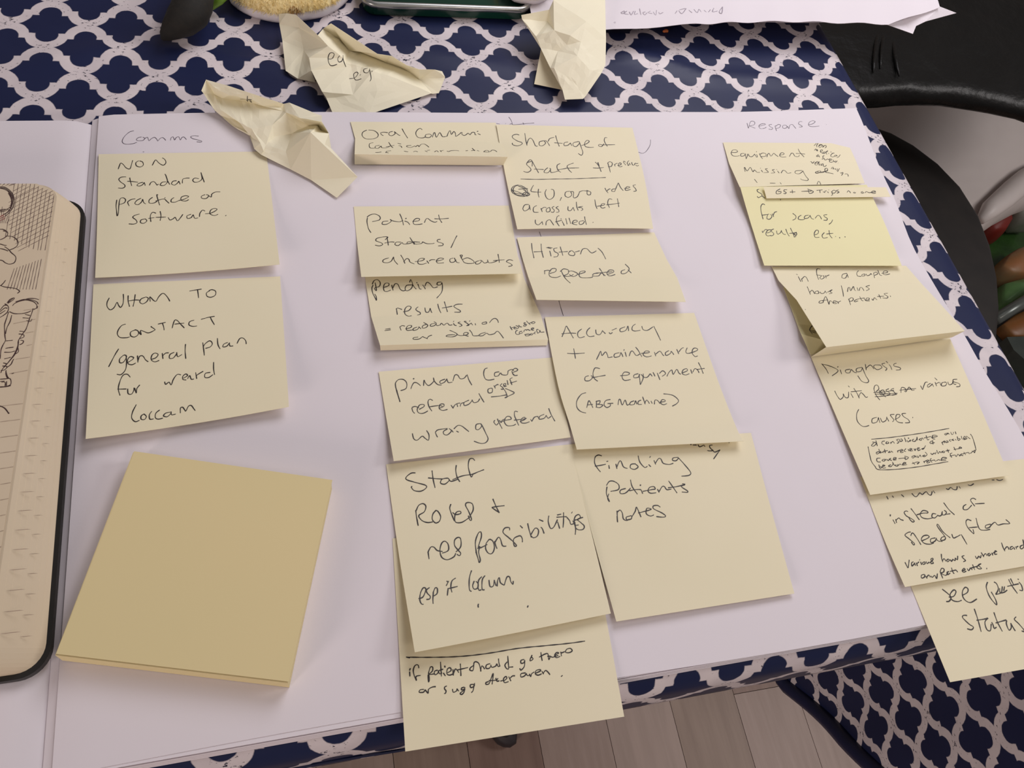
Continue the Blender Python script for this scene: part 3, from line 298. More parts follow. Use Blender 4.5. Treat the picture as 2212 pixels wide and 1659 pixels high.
INK['diagnosis'] = [('L', """160,210 205,265 228,310/160,215 230,230 310,265 320,290 262,333/345,270 360,315/318,240 325,246/445,265 400,275 405,300 440,300 455,270 485,295 510,300/565,245 510,260 510,290 550,285 565,250/565,250 600,330 628,380 610,400 560,385 520,330/595,215 605,275/600,260 640,225 665,240 680,265/745,225 690,225 680,245 715,270 760,250 745,225/790,205 760,215 785,240 810,260 795,280/830,220 845,235 860,270/800,185 820,205/905,205 880,215 885,235 940,250 940,270 900,275/290,480 315,530 345,565 375,540 375,510 395,545 425,545 430,490/450,505 475,550/425,430 438,445/480,455 515,510 535,555/450,490 560,480/530,540 550,500 575,515 600,545 620,540/680,460 700,520 740,572/680,465 690,430 715,425 730,460 700,490/770,470 740,490 750,520 790,510 775,470/830,460 800,475 830,495 840,515 810,525/880,455 850,470 880,490 895,515 860,525/675,498 780,492 880,475/690,540 800,530 910,515/690,515 915,505/730,475 800,545/950,500 955,450 990,455 1000,485/985,480 1000,490 1030,445 1060,475/1040,455 1060,475 1085,470/935,475 1020,465 1100,458/1145,430 1165,470/1165,470 1190,400 1215,395/1245,405 1215,425 1220,445 1250,425 1260,410/1260,410 1275,440/1290,395 1305,435/1300,410 1330,395/1335,395 1350,430/1285,350 1310,375/1400,395 1360,400 1355,430 1390,430 1405,405 1385,390/1415,390 1430,420 1460,410 1465,385/1465,385 1480,415 1500,415/1510,365 1470,370 1475,390 1530,410 1535,435 1500,440/530,665 510,710 515,780 560,830 600,835 632,825/710,745 665,760 665,800 710,790 725,745/725,745 740,800/745,750 765,790 800,775 810,740/805,740 830,785/885,715 845,720 860,745 880,770 865,790/890,765 930,745 940,720 905,720 900,770 930,795 970,800/1000,705 960,710 980,740 1020,765 1035,795 990,800/1064,745 1070,748/655,962 800,950 1000,925 1200,895 1430,855/622,1035 635,1100 655,1180 690,1230 730,1265 900,1262 1100,1240 1250,1215 1420,1185/1640,910 1660,940 1680,1000 1698,1072/680,1000 655,1025 680,1030 705,1000 665,990/700,975 715,1030/790,980 765,985 760,1005 785,1020/810,985 800,1005 830,1000 815,985/845,990 850,1010/850,1000 870,985 885,1005/930,960 905,970 930,990 910,1005/940,960 940,985 965,975 950,955/985,945 1000,990/1010,970 1020,990 1045,970 1040,985/1020,950 1030,955/1080,960 1060,975 1085,985 1105,965 1110,940 1115,975/1150,955 1130,965 1150,975 1160,950 1175,965/1200,925 1215,970 1230,960/1180,950 1250,935/1250,945 1310,935 1300,925 1265,925 1265,955 1290,960/1420,900 1385,910 1395,920 1420,905 1430,915/1445,890 1455,915 1470,910/1470,890 1475,905/1490,885 1498,912/730,1085 705,1095 710,1110 735,1095 730,1060/750,1080 740,1100 770,1090 775,1100/785,1060 795,1100/770,1085 820,1075/840,1080 825,1095 850,1090 855,1080 870,1095/915,1075 920,1095/915,1080 940,1070/945,1085 970,1070 950,1065 945,1095 975,1090/1000,1055 980,1080 1000,1085/1020,1060 1030,1080/1035,1075 1060,1060 1040,1055 1040,1080 1070,1075/1080,1055 1090,1075 1100,1055/1110,1065 1135,1050 1115,1050 1120,1075 1145,1065/1180,1050 1155,1060 1175,1060 1195,1025/1270,975 1240,990 1245,1005 1285,995/1265,980 1270,1015/1355,990 1370,1020/1360,995 1385,980 1380,1000/1400,980 1395,995 1420,990 1405,975/1445,965 1430,975 1450,985/1475,960 1455,970 1480,975/1490,960 1500,975/1510,935 1520,975 1540,960 1520,955/1550,930 1560,965/1570,960 1600,945 1580,935 1575,965 1610,955/1600,930 1640,960/745,1150 710,1155 715,1185 750,1190/780,1160 760,1175 785,1180 790,1160 800,1175/805,1160 825,1175 835,1155/850,1150 840,1165 860,1175/870,1165 905,1150 880,1145 875,1170 905,1165/925,1155 1000,1148/985,1130 1025,1145 995,1165 990,1140/1090,1125 1060,1135 1070,1150 1095,1130 1100,1145/1110,1125 1120,1145 1140,1120 1150,1140/1190,1120 1165,1130 1185,1135 1210,1115 1190,1090/1245,1100 1260,1115 1280,1100 1290,1110 1300,1090/1305,1070 1320,1105 1335,1085 1350,1100/1375,1080 1355,1090 1380,1095 1385,1080/1410,1060 1425,1095/1395,1080 1435,1070/1475,1040 1495,1075/1475,1065 1530,1055 1555,1050 1535,1040 1525,1060/730,1215 740,1250 760,1240 740,1230/765,1235 790,1225 770,1220 770,1250 800,1245/850,1215 825,1230 850,1235 870,1210 865,1190 885,1225/905,1215 890,1225 915,1230 920,1210/925,1225 940,1210 955,1220/965,1215 1000,1200 980,1195 965,1220 1010,1215/1065,1190 1090,1215/1060,1205 1110,1190 1130,1195 1110,1210 1135,1190/1175,1180 1185,1200/1180,1185 1205,1175/1205,1190 1230,1175 1210,1170 1210,1200 1240,1190/1255,1155 1240,1165 1260,1195/1235,1180 1280,1170/1280,1165 1295,1185/1300,1180 1325,1165 1340,1175/1345,1170 1405,1150 1365,1145 1350,1175 1400,1170/1460,1100 1440,1110 1455,1145/1435,1130 1480,1120/1485,1115 1500,1135 1515,1110/1520,1110 1535,1130 1540,1115/1555,1105 1545,1120 1570,1125/1575,1090 1595,1120/1560,1110 1620,1095 1630,1110/1640,1105 1665,1085 1690,1070 1680,1100/1655,1080 1690,1095""")]
INK['instead'] = [('M', """445,425 465,467/515,420 535,445/632,405 668,437/768,390 800,425 830,430 870,385 900,405 935,378 955,370 985,405 1015,410 1028,365/1040,355 1065,388/1205,328 1235,340 1265,315 1300,340 1340,340 1350,300/1370,298 1392,328/1485,280 1520,290 1562,265/1790,220 1825,220/1850,213 1890,225 1935,212/485,668 500,675/525,725 555,780/560,720 575,770/565,735 600,705 625,725 662,735/720,625 695,615 670,635 700,680 765,715 800,745 775,755 740,720 730,690/755,582 800,640 865,730/830,665 900,645 970,640 965,620 910,610 875,655 900,700 970,715 1050,700/1080,655 1035,650 1025,690 1060,705 1100,670/1095,665 1120,680 1150,665 1160,640/1160,620 1150,660 1190,665 1210,630 1180,605/1190,660 1260,650/1175,508 1240,595 1315,665/1465,530 1430,555 1430,595 1480,595 1535,540/1590,470 1550,452 1520,480 1575,555/1575,525 1700,517/755,885 720,890 680,925 730,970 800,1030 790,1050 760,1010/755,935 765,905 785,900 830,960 885,1048/890,1000 960,970 990,945 960,925 910,940 890,985 930,1030 1000,1040 1050,1025/1070,960 1010,975 1015,1020 1065,1000 1085,960/1085,980 1110,1000 1160,1005/1190,940 1150,955 1140,990 1185,985 1195,950 1120,850 1090,800 1105,790 1165,880 1260,960/1280,910 1300,960 1345,945 1390,920/1400,915 1475,1045/1530,740 1480,725 1460,760 1480,820 1530,880 1562,905 1550,850/1500,830 1610,820/1590,705 1610,790 1640,850 1700,862 1770,850/1770,785 1715,800 1715,835 1760,825 1780,795 1765,780/1780,800 1830,760 1870,795 1940,780 2020,775 1970,725/680,1270 715,1345/720,1345 735,1240/790,1265 765,1280 770,1320 800,1290/800,1275 815,1315/825,1275 840,1320/835,1290 860,1265/880,1265 895,1305/865,1240 870,1243/930,1265 905,1280 915,1300 940,1285 930,1265/950,1260 965,1290 985,1270 990,1285/1000,1280 1040,1235 1030,1220 1010,1240 1045,1280 1010,1290/1145,1165 1150,1225 1165,1270/1160,1255 1180,1225 1205,1260/1235,1230 1215,1245 1225,1265 1250,1245 1235,1230/1260,1235 1275,1260 1295,1230/1295,1235 1320,1250 1325,1215/1325,1215 1350,1240 1355,1190/1440,1185 1410,1200 1430,1225 1455,1250 1425,1265/1580,1190 1600,1225 1625,1195 1645,1215 1655,1180/1655,1145 1690,1205/1685,1190 1710,1160 1730,1190/1765,1155 1740,1170 1755,1190 1780,1165/1790,1150 1805,1185/1800,1165 1825,1140 1855,1135 1835,1125 1830,1170 1860,1165/1915,1020 1935,1080 1960,1130/1955,1110 1980,1075 2000,1080 2010,1110/2060,1070 2030,1080 2030,1110 2065,1090/2070,1075 2085,1110/2095,1070 2110,1105/2105,1080 2130,1065/2190,1050 2155,1070 2165,1100 2200,1075 2190,985 2215,1080/930,1425 890,1440 895,1475 930,1460 935,1430/945,1450 965,1480/960,1460 985,1435 1005,1465/1010,1445 1030,1465 1060,1440 1085,1480 1095,1415/1130,1390 1145,1430 1165,1478/1130,1390 1150,1350 1180,1360 1175,1395 1145,1410 1200,1440 1230,1405/1245,1390 1220,1400 1225,1430 1260,1410/1275,1340 1290,1390 1310,1420/1255,1390 1335,1370/1335,1370 1355,1400/1415,1385 1450,1365 1435,1350 1410,1380 1430,1400 1465,1385/1475,1350 1495,1380 1520,1345 1540,1370/1545,1300 1560,1340 1575,1370/1530,1345 1610,1320/1655,1290 1620,1310 1660,1350 1625,1355 1600,1330 1655,1290/1722,1350 1732,1354""")]
INK['see_patient'] = [('N', """700,480 740,510 780,545 800,575 780,615 745,620/775,570 830,560 855,510 830,490 790,540 810,600 870,620 920,605/925,550 980,520 990,480 960,460 930,500 930,560 965,610 1020,630 1090,590/1210,400 1195,460 1230,560 1290,640 1312,652 1300,600 1250,510/1280,400 1310,420 1330,480 1300,540/1300,540 1360,520 1375,450/1345,470 1350,520 1395,515 1430,490/1400,450 1390,500/1445,370 1480,440 1545,530/1465,360 1500,430/1430,450 1560,420/1560,400 1590,440 1600,495 1565,490/1545,368 1560,372/980,775 940,775 930,800 1000,870 1050,905 1030,935 980,925/1060,700 1100,820 1138,958/1085,830 1180,815 1215,805/1215,805 1180,850 1200,930 1240,945 1250,870/1255,850 1270,880 1285,920 1310,905/1280,740 1320,850 1375,955/1300,860 1420,825/1425,830 1420,870 1450,940 1475,910 1470,860/1470,860 1490,900 1520,950/1530,790 1510,820 1560,870 1625,950 1590,950""")]
INK['crumple_one'] = [('P', """575,312 640,315 720,322/668,275 665,320 670,345/650,330 700,325 718,358/690,330 712,355""")]
INK['crumple_two'] = [('Q', """715,705 760,700 785,650 765,630 730,640 712,700 730,770 765,785 820,768/850,665 828,700 840,740 875,730 890,690/890,660 895,720 925,800/965,940 1030,930 1070,880 1050,862 1018,890 1030,945 1060,957 1110,940/1095,895 1100,897/1185,815 1140,830 1145,865 1185,870 1210,830/1205,820 1218,880 1225,940 1212,972/1235,850 1240,854""")]
INK['top_sheet'] = [('U', """140,75 160,65 155,80 140,78/175,65 160,80 185,85/190,70 200,88 215,65/225,65 220,85 240,80/250,50 258,88/285,70 270,75 280,88 295,75/315,65 300,75 325,80/330,70 345,90 350,60/385,60 365,70 370,82 395,70/450,60 475,55 460,80/480,60 520,50/480,62 500,80 525,50/540,60 560,75/570,55 590,75 600,55 615,75/630,60 650,75 670,55/690,45 680,70 710,65/740,40 720,70 735,78 740,40/100,130 110,132""")]
# drawing in the pocket notebook
INK['drawing_head'] = [('S', """0,205 60,212 120,245 165,300 188,370 185,440 160,500 120,550 70,600/0,218 60,228 115,258 150,305 172,370 165,440 130,510 80,560/0,225 55,240 110,270 145,330 160,400 150,460 100,500 40,520 0,525/110,290 145,350 155,410 140,460/0,515 60,505 120,515 100,545 40,580/0,540 60,530 95,520/0,770 50,775 100,810 95,855 50,890 0,910/40,790 80,800 105,820/80,860 150,865 205,890 238,935 230,985 190,1020 130,1045/0,965 50,980 90,985/60,1000 110,1035 150,1080 205,1130 208,1180 180,1220 120,1232 70,1215 40,1190 0,1178/0,1025 60,1040 110,1060/0,1515 60,1535 130,1545 200,1555 250,1580 258,1600 230,1620/10,1520 50,1480 75,1445"""),
 ('T', """90,205 130,160 180,140 170,165 100,210/100,200 165,150/60,215 95,235 110,270 95,320 50,360 0,390/0,300 50,240 90,235/0,320 60,270 95,275/0,345 70,300/110,320 85,400 60,480 60,560 65,640 70,685 40,740 15,800 5,880 0,920/150,360 130,440 90,520 70,600/160,240 190,210 260,180 350,170 430,190 470,230 470,260/200,190 300,160 400,165 470,190 490,230 470,270/250,180 360,150 450,150 505,170 515,210 490,255 430,290/120,315 180,340 260,342 340,330 400,305/425,275 405,340 380,400 355,480 330,545 290,600 240,680 232,740 225,790 185,870 120,950 40,1040 10,1100/240,700 220,780 170,880 110,960 50,1030/385,365 320,350/370,400 290,395/410,410 390,440 340,430/305,570 250,565/240,600 300,610 305,640 270,655 250,660/260,680 300,690 290,720 250,740/230,780 235,830 190,860/180,920 165,940 140,990 90,1030/75,690 165,682/70,785 175,770/55,835 130,835 190,820/55,920 140,900/40,970 90,985/30,1010 90,1020 60,1060 10,1070/80,1065 75,1110 95,1160 135,1180 140,1240 100,1270/75,1070 90,1130 110,1170/0,1180 70,1175 110,1170/0,1210 60,1205/20,1215 65,1220 65,1265/85,1205 80,1265/0,1275 60,1275 130,1260/0,1285 80,1275 140,1262/150,1110 180,1100/0,1520 50,1545 90,1590 120,1620"""),
 ('V', """0,1088 35,1087 75,1078/0,48 30,60 52,92""")]
def box0(name, x0, x1, y0, y1, z0, z1, mat):
    vs = [(x, y, z) for z in (z0, z1) for x, y in ((x0, y0), (x1, y0), (x1, y1), (x0, y1))]
    return mesh(name, vs, [(0, 3, 2, 1), (4, 5, 6, 7), (0, 1, 5, 4), (1, 2, 6, 5), (2, 3, 7, 6), (3, 0, 4, 7)], mat)
# ================================================================ SETTING: floor of laminate planks
FZ = -Z0
floor = link('floor', bpy.data.meshes.new('floor'), None); tag(floor, kind='structure')
floor.location = (0.35, 0.1, 0.0)
bm = bmesh.new()
vs = [bm.verts.new((x, y, z)) for z in (-0.05, -0.010) for x, y in ((-1.45, -1.15), (1.65, -1.15), (1.65, 1.75), (-1.45, 1.75))]
for f in ((0, 3, 2, 1), (4, 5, 6, 7), (0, 1, 5, 4), (1, 2, 6, 5), (2, 3, 7, 6), (3, 0, 4, 7)): bm.faces.new([vs[i] for i in f])
bm.to_mesh(floor.data); bm.free()
floor.data.materials.append(simple('subfloor', (52, 44, 40), (60, 52, 46), 0.8))
wb = box0('wall_back', -1.2, 2.1, 1.85, 1.95, -0.05, 2.45, simple('wall_paint', (206, 196, 188), (200, 190, 182), 0.8)); tag(wb, kind='structure')
def plank_mat(name, c1, c2, seed):
    t = NT(name); tc = t.n('ShaderNodeTexCoord'); mp = t.n('ShaderNodeMapping')
    mp.inputs['Scale'].default_value = (1.6, 17, 1); mp.inputs['Location'].default_value = (seed, seed * 2.3, 0)
    t.t.links.new(tc.outputs['Object'], mp.inputs[0])
    f = t.ramp(t.noise(3.0, 5, mp.outputs[0], 0.6), 0.3, 0.7)
    t.put(t.b.inputs['Base Color'], t.mix(f, lin(c1), lin(c2)))
    t.b.inputs['Roughness'].default_value = 0.42; t.b.inputs['Specular IOR Level'].default_value = 0.4
    return t.m
PM = [plank_mat('laminate_grey', (146, 126, 116), (168, 148, 138), 1), plank_mat('laminate_brown', (122, 98, 88), (146, 122, 110), 5),
      plank_mat('laminate_taupe', (134, 114, 102), (156, 136, 122), 9), plank_mat('laminate_pale', (152, 134, 124), (172, 152, 142), 13)]
a0 = at(1585, 1500, FZ); a1 = at(1632, 1659, FZ)          # one plank joint seen under the table edge
ang = math.atan2((a1 - a0).y, (a1 - a0).x)
PW, PL = 0.088, 0.42
pm_cache = {}
n_pl = 0
ca, sa = math.cos(ang), math.sin(ang)
for r in range(-22, 26):
    for c in range(-8, 9):
        u = c * PL + (r * 0.37 % 1) * PL; v = r * PW
        cx = a0.x + ca * (u + PL / 2) - sa * (v + PW / 2); cy = a0.y + sa * (u + PL / 2) + ca * (v + PW / 2)
        if not (-1.0 < cx < 1.9 and -0.95 < cy < 1.75): continue
        k = (r * 7 + c * 3) % 4
        if k not in pm_cache:
            me = bpy.data.meshes.new('plank'); b = bmesh.new(); bmesh.ops.create_cube(b, size=1)
            bmesh.ops.scale(b, vec=(PL - 0.0007, PW - 0.0007, 0.010), verts=b.verts[:])
            bmesh.ops.bevel(b, geom=[e for e in b.edges], offset=0.0006, segments=1)
            b.to_mesh(me); b.free(); me.materials.append(PM[k]); pm_cache[k] = me
        o = bpy.data.objects.new('plank', pm_cache[k]); COL.objects.link(o); o.parent = floor
        o.location = (cx - floor.location.x, cy - floor.location.y, -0.005); o.rotation_euler = (0, 0, ang); n_pl += 1

# ================================================================ table and its printed oilcloth
XR, YF, ZC = 0.2375, -0.1585, -0.0050
table = empty('table', (-0.18, 0.3, 0), 'rectangular dining table under the navy and white trellis oilcloth', 'table')
def box(name, x0, x1, y0, y1, z0, z1, mat, parent=None, bev=0.0):
    b = bmesh.new(); bmesh.ops.create_cube(b, size=1)
    bmesh.ops.scale(b, vec=(x1 - x0, y1 - y0, z1 - z0), verts=b.verts[:])
    bmesh.ops.translate(b, vec=((x0 + x1) / 2, (y0 + y1) / 2, (z0 + z1) / 2), verts=b.verts[:])
    if bev: bmesh.ops.bevel(b, geom=b.edges[:], offset=bev, segments=3, affect='EDGES')
    me = bpy.data.meshes.new(name); b.to_mesh(me); b.free()
    return link(name, me, mat, parent)
wood = simple('table_wood', (96, 74, 58), (116, 90, 70), 0.5, 20)
box('table_top', -0.62, XR - 0.004, YF + 0.004, 0.78, Z0 - 0.030, Z0 - 0.0072, wood, table, 0.006)
for lx, ly in ((-0.56, -0.09), (0.17, 0.72), (-0.56, 0.72)):
    box('leg', lx - 0.025, lx + 0.025, ly - 0.025, ly + 0.025, 0.0, Z0 - 0.030, wood, table, 0.003)
# oilcloth: flat top, rounded over the front and right edges
def prof(s, lim, r):
    """unrolled distance -> (position, drop)"""
    e = lim - r
    if s < e: return s, 0.0
    a = (s - e) / r
    if a < math.pi / 2: return e + r * math.sin(a), r * (1 - math.cos(a))
    return lim, r + (s - e - r * math.pi / 2)
LO = (-0.22317, 0.18546, -0.03945, 0.0378, 0.0376)        # lattice origin, angle, periods
def latt(x, y):
    qx, qy = x - LO[0], y - LO[1]; c, s = math.cos(LO[2]), math.sin(LO[2])
    u = (c * qx + s * qy) / LO[3]; v = (-s * qx + c * qy) / LO[4]
    k = max(0.0, min(1.0, -v / 8.8))
    u2 = u - k * (0.02 + 0.012 * (u - 2)) + 0.5; v2 = v + k * (0.12 - 0.007 * (u - 2))
    return u2, v2
def wrinkle(x, y):
    h = 0.0
    for (ax, ay, bx, by, hh, ww) in WR:
        dx, dy = bx - ax, by - ay; L2 = dx * dx + dy * dy
        t = max(0, min(1, ((x - ax) * dx + (y - ay) * dy) / L2)); px, py = ax + t * dx, ay + t * dy
        d = math.hypot(x - px, y - py)
        h += hh * math.exp(-(d / ww) ** 2) * math.sin(math.pi * min(1, max(0.02, t * 0.98 + 0.01))) ** 0.5
    return h
def wl(x0, y0, x1, y1, h, w_):
    a, b = at(x0, y0, -0.005), at(x1, y1, -0.005); return (a.x, a.y, b.x, b.y, h, w_)
WR = [wl(1300, 95, 1560, 175, 0.0022, 0.006), wl(1540, 165, 1880, 188, 0.0022, 0.006), wl(300, 98, 620, 150, 0.002, 0.006),
      wl(0, 150, 330, 90, 0.0015, 0.008), wl(1200, 60, 1500, 100, 0.002, 0.006), wl(840, 95, 1120, 150, 0.0015, 0.007), wl(1880, 230, 2010, 420, 0.001, 0.008)]
XS = [-0.62 + i * 0.0045 for i in range(int((XR + 0.62 + 0.02) / 0.0045))]
XS += [XS[-1] + 0.02 * (i + 1) for i in range(14)]
YS = [YF - 0.030 + i * 0.0045 for i in range(int((0.36 - YF + 0.03) / 0.0045))]
YS += [YS[-1] + 0.03 * (i + 1) for i in range(14)]
vs, uvs = [], []
for sy in YS:
    py, dy = prof(-sy, -YF, 0.012)
    for sx in XS:
        px, dx = prof(sx, XR, 0.010)
        z = Z0 + ZC - dx - dy
        if dx == 0 and dy == 0: z += min(0.004, wrinkle(px, -py)) if (-py > 0.152 or px > 0.2155) else 0
        vs.append((px, -py, z)); uvs.append(latt(sx, sy))
nc = len(XS)
fs = [(i * nc + j, i * nc + j + 1, (i + 1) * nc + j + 1, (i + 1) * nc + j) for i in range(len(YS) - 1) for j in range(nc - 1)]
tc_root = empty('tablecloth', (0.0, 0.2, Z0 + ZC), 'glossy oilcloth printed with a white trellis on navy, spread over the table', 'tablecloth')
me = bpy.data.meshes.new('cloth_top'); me.from_pydata(vs, [], fs); me.update()
l = me.uv_layers.new(name='pattern')
for lp in me.loops: l.data[lp.index].uv = uvs[lp.vertex_index]
o = link('cloth_top', me, M['cloth'], tc_root, True)
s = o.modifiers.new('thickness', 'SOLIDIFY'); s.thickness = 0.0008; s.offset = -1
# stitched seam along the front overhang
def tube(name, pts, r, mat, parent=None, seg=8, closed=False):
    pts = [Vector(p) for p in pts]; vs, fs = [], []
    n = len(pts)
    for i, p in enumerate(pts):
        tg = (pts[(i + 1) % n] - pts[i - 1]) if closed else (pts[min(i + 1, n - 1)] - pts[max(i - 1, 0)])
        tg.normalize(); up = Vector((0, 0, 1)) if abs(tg.z) < 0.9 else Vector((1, 0, 0))
        a = tg.cross(up).normalized(); b = tg.cross(a).normalized()
        rr = r[i] if isinstance(r, (list, tuple)) else r
        for k in range(seg):
            t = 2 * math.pi * k / seg; vs.append(p + (a * math.cos(t) + b * math.sin(t)) * rr)
    m_ = n if closed else n - 1
    for i in range(m_):
        for k in range(seg):
            j = (i + 1) % n; fs.append((i * seg + k, i * seg + (k + 1) % seg, j * seg + (k + 1) % seg, j * seg + k))
    if not closed: fs.append(tuple(range(seg))[::-1]); fs.append(tuple((n - 1) * seg + k for k in range(seg)))
    return mesh(name, vs, fs, mat, parent, True)
tube('seam', [(-0.6 + i * 0.0135, YF - 0.0006 + 0.0004 * math.sin(i * 1.3), Z0 + ZC - 0.0225 + 0.0006 * math.sin(i * .7)) for i in range(41)], 0.0006, M['navy'], tc_root)
# overhang fold that hangs forward of the right front corner, with a bound hem
def hemz(y): return -0.352 + max(0.0, (-0.129 - y)) * 1.20 if y > -0.30 else -0.147
g, uvf = [], []
NY, NZ = 40, 26
for i in range(NY + 1):
    y = -0.090 - 0.24 * i / NY; row = []
    hz = hemz(y)
    for j in range(NZ + 1):
        t = j / NZ; z = -0.034 + (hz + 0.034) * t
        x = 0.2365 + 0.004 * math.sin(y * 60 + z * 9) * min(1, (-0.15 - y) / 0.03) * t
        row.append(Vector((x, y, Z0 + z))); uvf.append(((y + 0.1578) / 0.0395, (z + 0.2285) / 0.0372))
    g.append(row)
fo, _ = grid_mesh('corner_fold', g, M['cloth'], tc_root, 0.0008, True, uvf)
tube('hem', [Vector((0.2355, y_, Z0 + hemz(y_) + 0.004)) for y_ in (-0.05, -0.08)] + [g[i][NZ] + Vector((-0.001, 0, 0.004)) for i in range(NY + 1)], 0.0062, M['navy'], fo, 8)

# ================================================================ open sketchbook
book = empty('sketchbook', at(1000, 800, -0.005), 'large open sketchbook with white pages, notes stuck over its right page', 'sketchbook')
XG = -0.2150
EDGE = [(-0.20, 0.2160), (-0.152, 0.2152), (-0.075, 0.2108), (-0.031, 0.2085), (0.0385, 0.2058), (0.085, 0.2108), (0.156, 0.2174), (0.2, 0.2174)]
def xedge(y):
    for (y0, a), (y1, b) in zip(EDGE, EDGE[1:]):
        if y <= y1: t = (y - y0) / (y1 - y0); return a + (b - a) * (t * t * (3 - 2 * t))
    return EDGE[-1][1]
def page_block(name, x0, x1, y0, y1, lift, z0=-0.0047, z1=0.0, mat=M['sheet'], nx=60, ny=30):
    """page stack whose top surface follows lift(x, y)"""
    top = [[Vector((x0 + (x1 - x0) * j / nx, y1 - (y1 - y0) * i / ny, 0)) for j in range(nx + 1)] for i in range(ny + 1)]
    for r in top:
        if x1 > 0:
            for j, p in enumerate(r): p.x = x0 + (xedge(p.y) - 0.0012 - x0) * j / nx
        for p in r: p.z = Z0 + z1 + lift(p.x, p.y)
    vs = [p for r in top for p in r]; n = nx + 1
    fs = [(i * n + j, (i + 1) * n + j, (i + 1) * n + j + 1, i * n + j + 1) for i in range(ny) for j in range(nx)]
    border = [j for j in range(n)] + [(i + 1) * n - 1 for i in range(1, ny + 1)] + [ny * n + j for j in range(n - 2, -1, -1)] + [i * n for i in range(ny - 1, 0, -1)]
    b0 = len(vs)
    for k in border: vs.append(Vector((vs[k].x, vs[k].y, Z0 + z0)))
    m_ = len(border)
    for k in range(m_): fs.append((border[k], border[(k + 1) % m_], b0 + (k + 1) % m_, b0 + k))
    fs.append(tuple(b0 + k for k in range(m_))[::-1])
    o = mesh(name, vs, fs, mat, book, True)
    e = o.modifiers.new('crisp', 'EDGE_SPLIT'); e.split_angle = 0.6
    return o, (vs[:b0], fs[:ny * nx])
def lift_r(x, y):
    d = x - XG
    return -0.0028 * math.exp(-(d / 0.004) ** 2) + 0.0003 * math.sin(x * 31) * max(0, (y - 0.10) / 0.05) - 0.00005
def lift_l(x, y):
    d = XG - x
    return -0.0030 * math.exp(-(d / 0.005) ** 2) - 0.0004
o, SR = page_block('right_page_block', XG, 0.2130, -0.1518, 0.1490, lift_r)
page_block('left_page_block', -0.60, XG - 0.0002, -0.1510, 0.1462, lift_l)
# loose top sheet just proud of the stack
g = []
for i in range(31):
    y = 0.1492 - 0.3005 * i / 30; row = []
    for j in range(61):
        x = XG + 0.0035 + (xedge(y) - XG - 0.0035) * j / 60
        row.append(Vector((x, y + 0.0012 * math.sin(j * 0.12), Z0 + 0.00025 + 0.0008 * max(0, (j - 52) / 8) * max(0, 1 - i / 12) + lift_r(x, y) * 0.6)))
    g.append(row)
ps, PAGE = grid_mesh('top_page', g, M['sheet'], book, 0.00015)
for r_ in range(3):
    tube('page_edge', [(XG + 0.002, -0.1522 - 0.0003 * r_, Z0 - 0.001 - 0.0012 * r_), (0.2128, -0.1522 - 0.0003 * r_, Z0 - 0.001 - 0.0012 * r_)], 0.00035, M['sheet'], book, 6)
write('handwriting', 'page', PAGE, M['ink_soft'], ps, 0.0003)

# ================================================================ sticky notes
def note(key, rows, label, mode='s', group='yellow sticky notes stuck over the sketchbook page', mat='note', cols=16, sub=10, edge=0.0, ink=M['ink'], wd=0.00041, name='sticky_note'):
    g = sheet_rows(rows, cols, sub, mode, edge)
    base = g[0][cols // 2].copy()
    root = empty(name, base, label, 'sticky note', group)
    o, surf = grid_mesh('paper', g, M[mat], root, 0.00012, mode == 's')
    if key in INK: write('handwriting', key, surf, ink, root, wd)
    return root
note('non_standard', [(213, 333, .5, 575, 327, .5), (205.5, 600, 3.0, 604, 571, 5)], 'yellow note reading NON standard practice or software, upper left of the page', edge=1.0)
note('whom', [(201.7, 614, .5, 605, 597, .5), (193, 790, 2.2, 617, 770, 3.0), (185, 948, 6.0, 624, 878.5, 5.0)], 'yellow note reading WHOM TO CONTACT, above the blank note pad', edge=1.5)
note('oral', [(757, 263, .6, 1071, 265, .5), (767, 299, 1.0, 1079, 307, .9), (766, 333, 8, 1097, 339, 8), (766, 355, 1.2, 1087, 357, 1.2)], 'folded yellow note reading Oral Communication, at the top of the page', mode='l')
note('patient_status', [(764, 446, .5, 1099, 444, .4), (771, 520, 1.0, 1112, 517, .6), (780.5, 598, 6.5, 1126, 591, 5)], 'yellow note reading patient status whereabouts, overlapping the pending results note')
note('pending', [(784, 560, .4, 1120, 556, .4), (790, 610, .6, 1133, 603, .4), (802, 684, 1.5, 1168, 680, .8), (821, 746, 7, 1184, 733, 2.2), (822, 757, 1.8, 1182, 746, .9)], 'creased yellow note reading pending results readmission or delay', mode='l')
note('primary', [(818, 803, .8, 1195, 772, .4), (834, 900, 1.5, 1214, 860, .5), (850.6, 996, 5.5, 1232.6, 944.6, 1.6)], 'yellow note reading Primary Care referral, directly above the Staff roles note')
note('if_patient', [(848, 1163, .5, 1268, 1115, .5), (862, 1400, .9, 1312, 1350, .8), (875.5, 1623.5, 2.5, 1348.5, 1548, 1.5)], 'yellow note hanging over the front edge of the page, under the Staff roles note')
note('staff', [(834, 1003, .6, 1230, 960, .5), (862, 1200, 2.2, 1276, 1145, 1.6), (896, 1409, 9.5, 1319.5, 1325, 4)], 'yellow note reading Staff Roles and responsibilities, lowest whole note in its column', edge=1.0, wd=.00046)
note('shortage', [(1072, 269, 1.3, 1366, 276, .6), (1093, 385, 1.8, 1392, 385, 1.2), (1117.5, 495, 3.4, 1411, 494, 3.2)], 'yellow note reading Shortage of Staff with an underline and 40,000 roles', edge=-.6)
note('history', [(1116.6, 513, 1.0, 1413, 502, .6), (1128, 556, 1.4, 1440, 560, 1.0), (1141, 598, 2.2, 1463, 600.6, 1.6), (1159, 647.5, 7.5, 1481.4, 652, 6.5)], 'yellow note reading History repeated, below the Shortage of Staff note', mode='l')
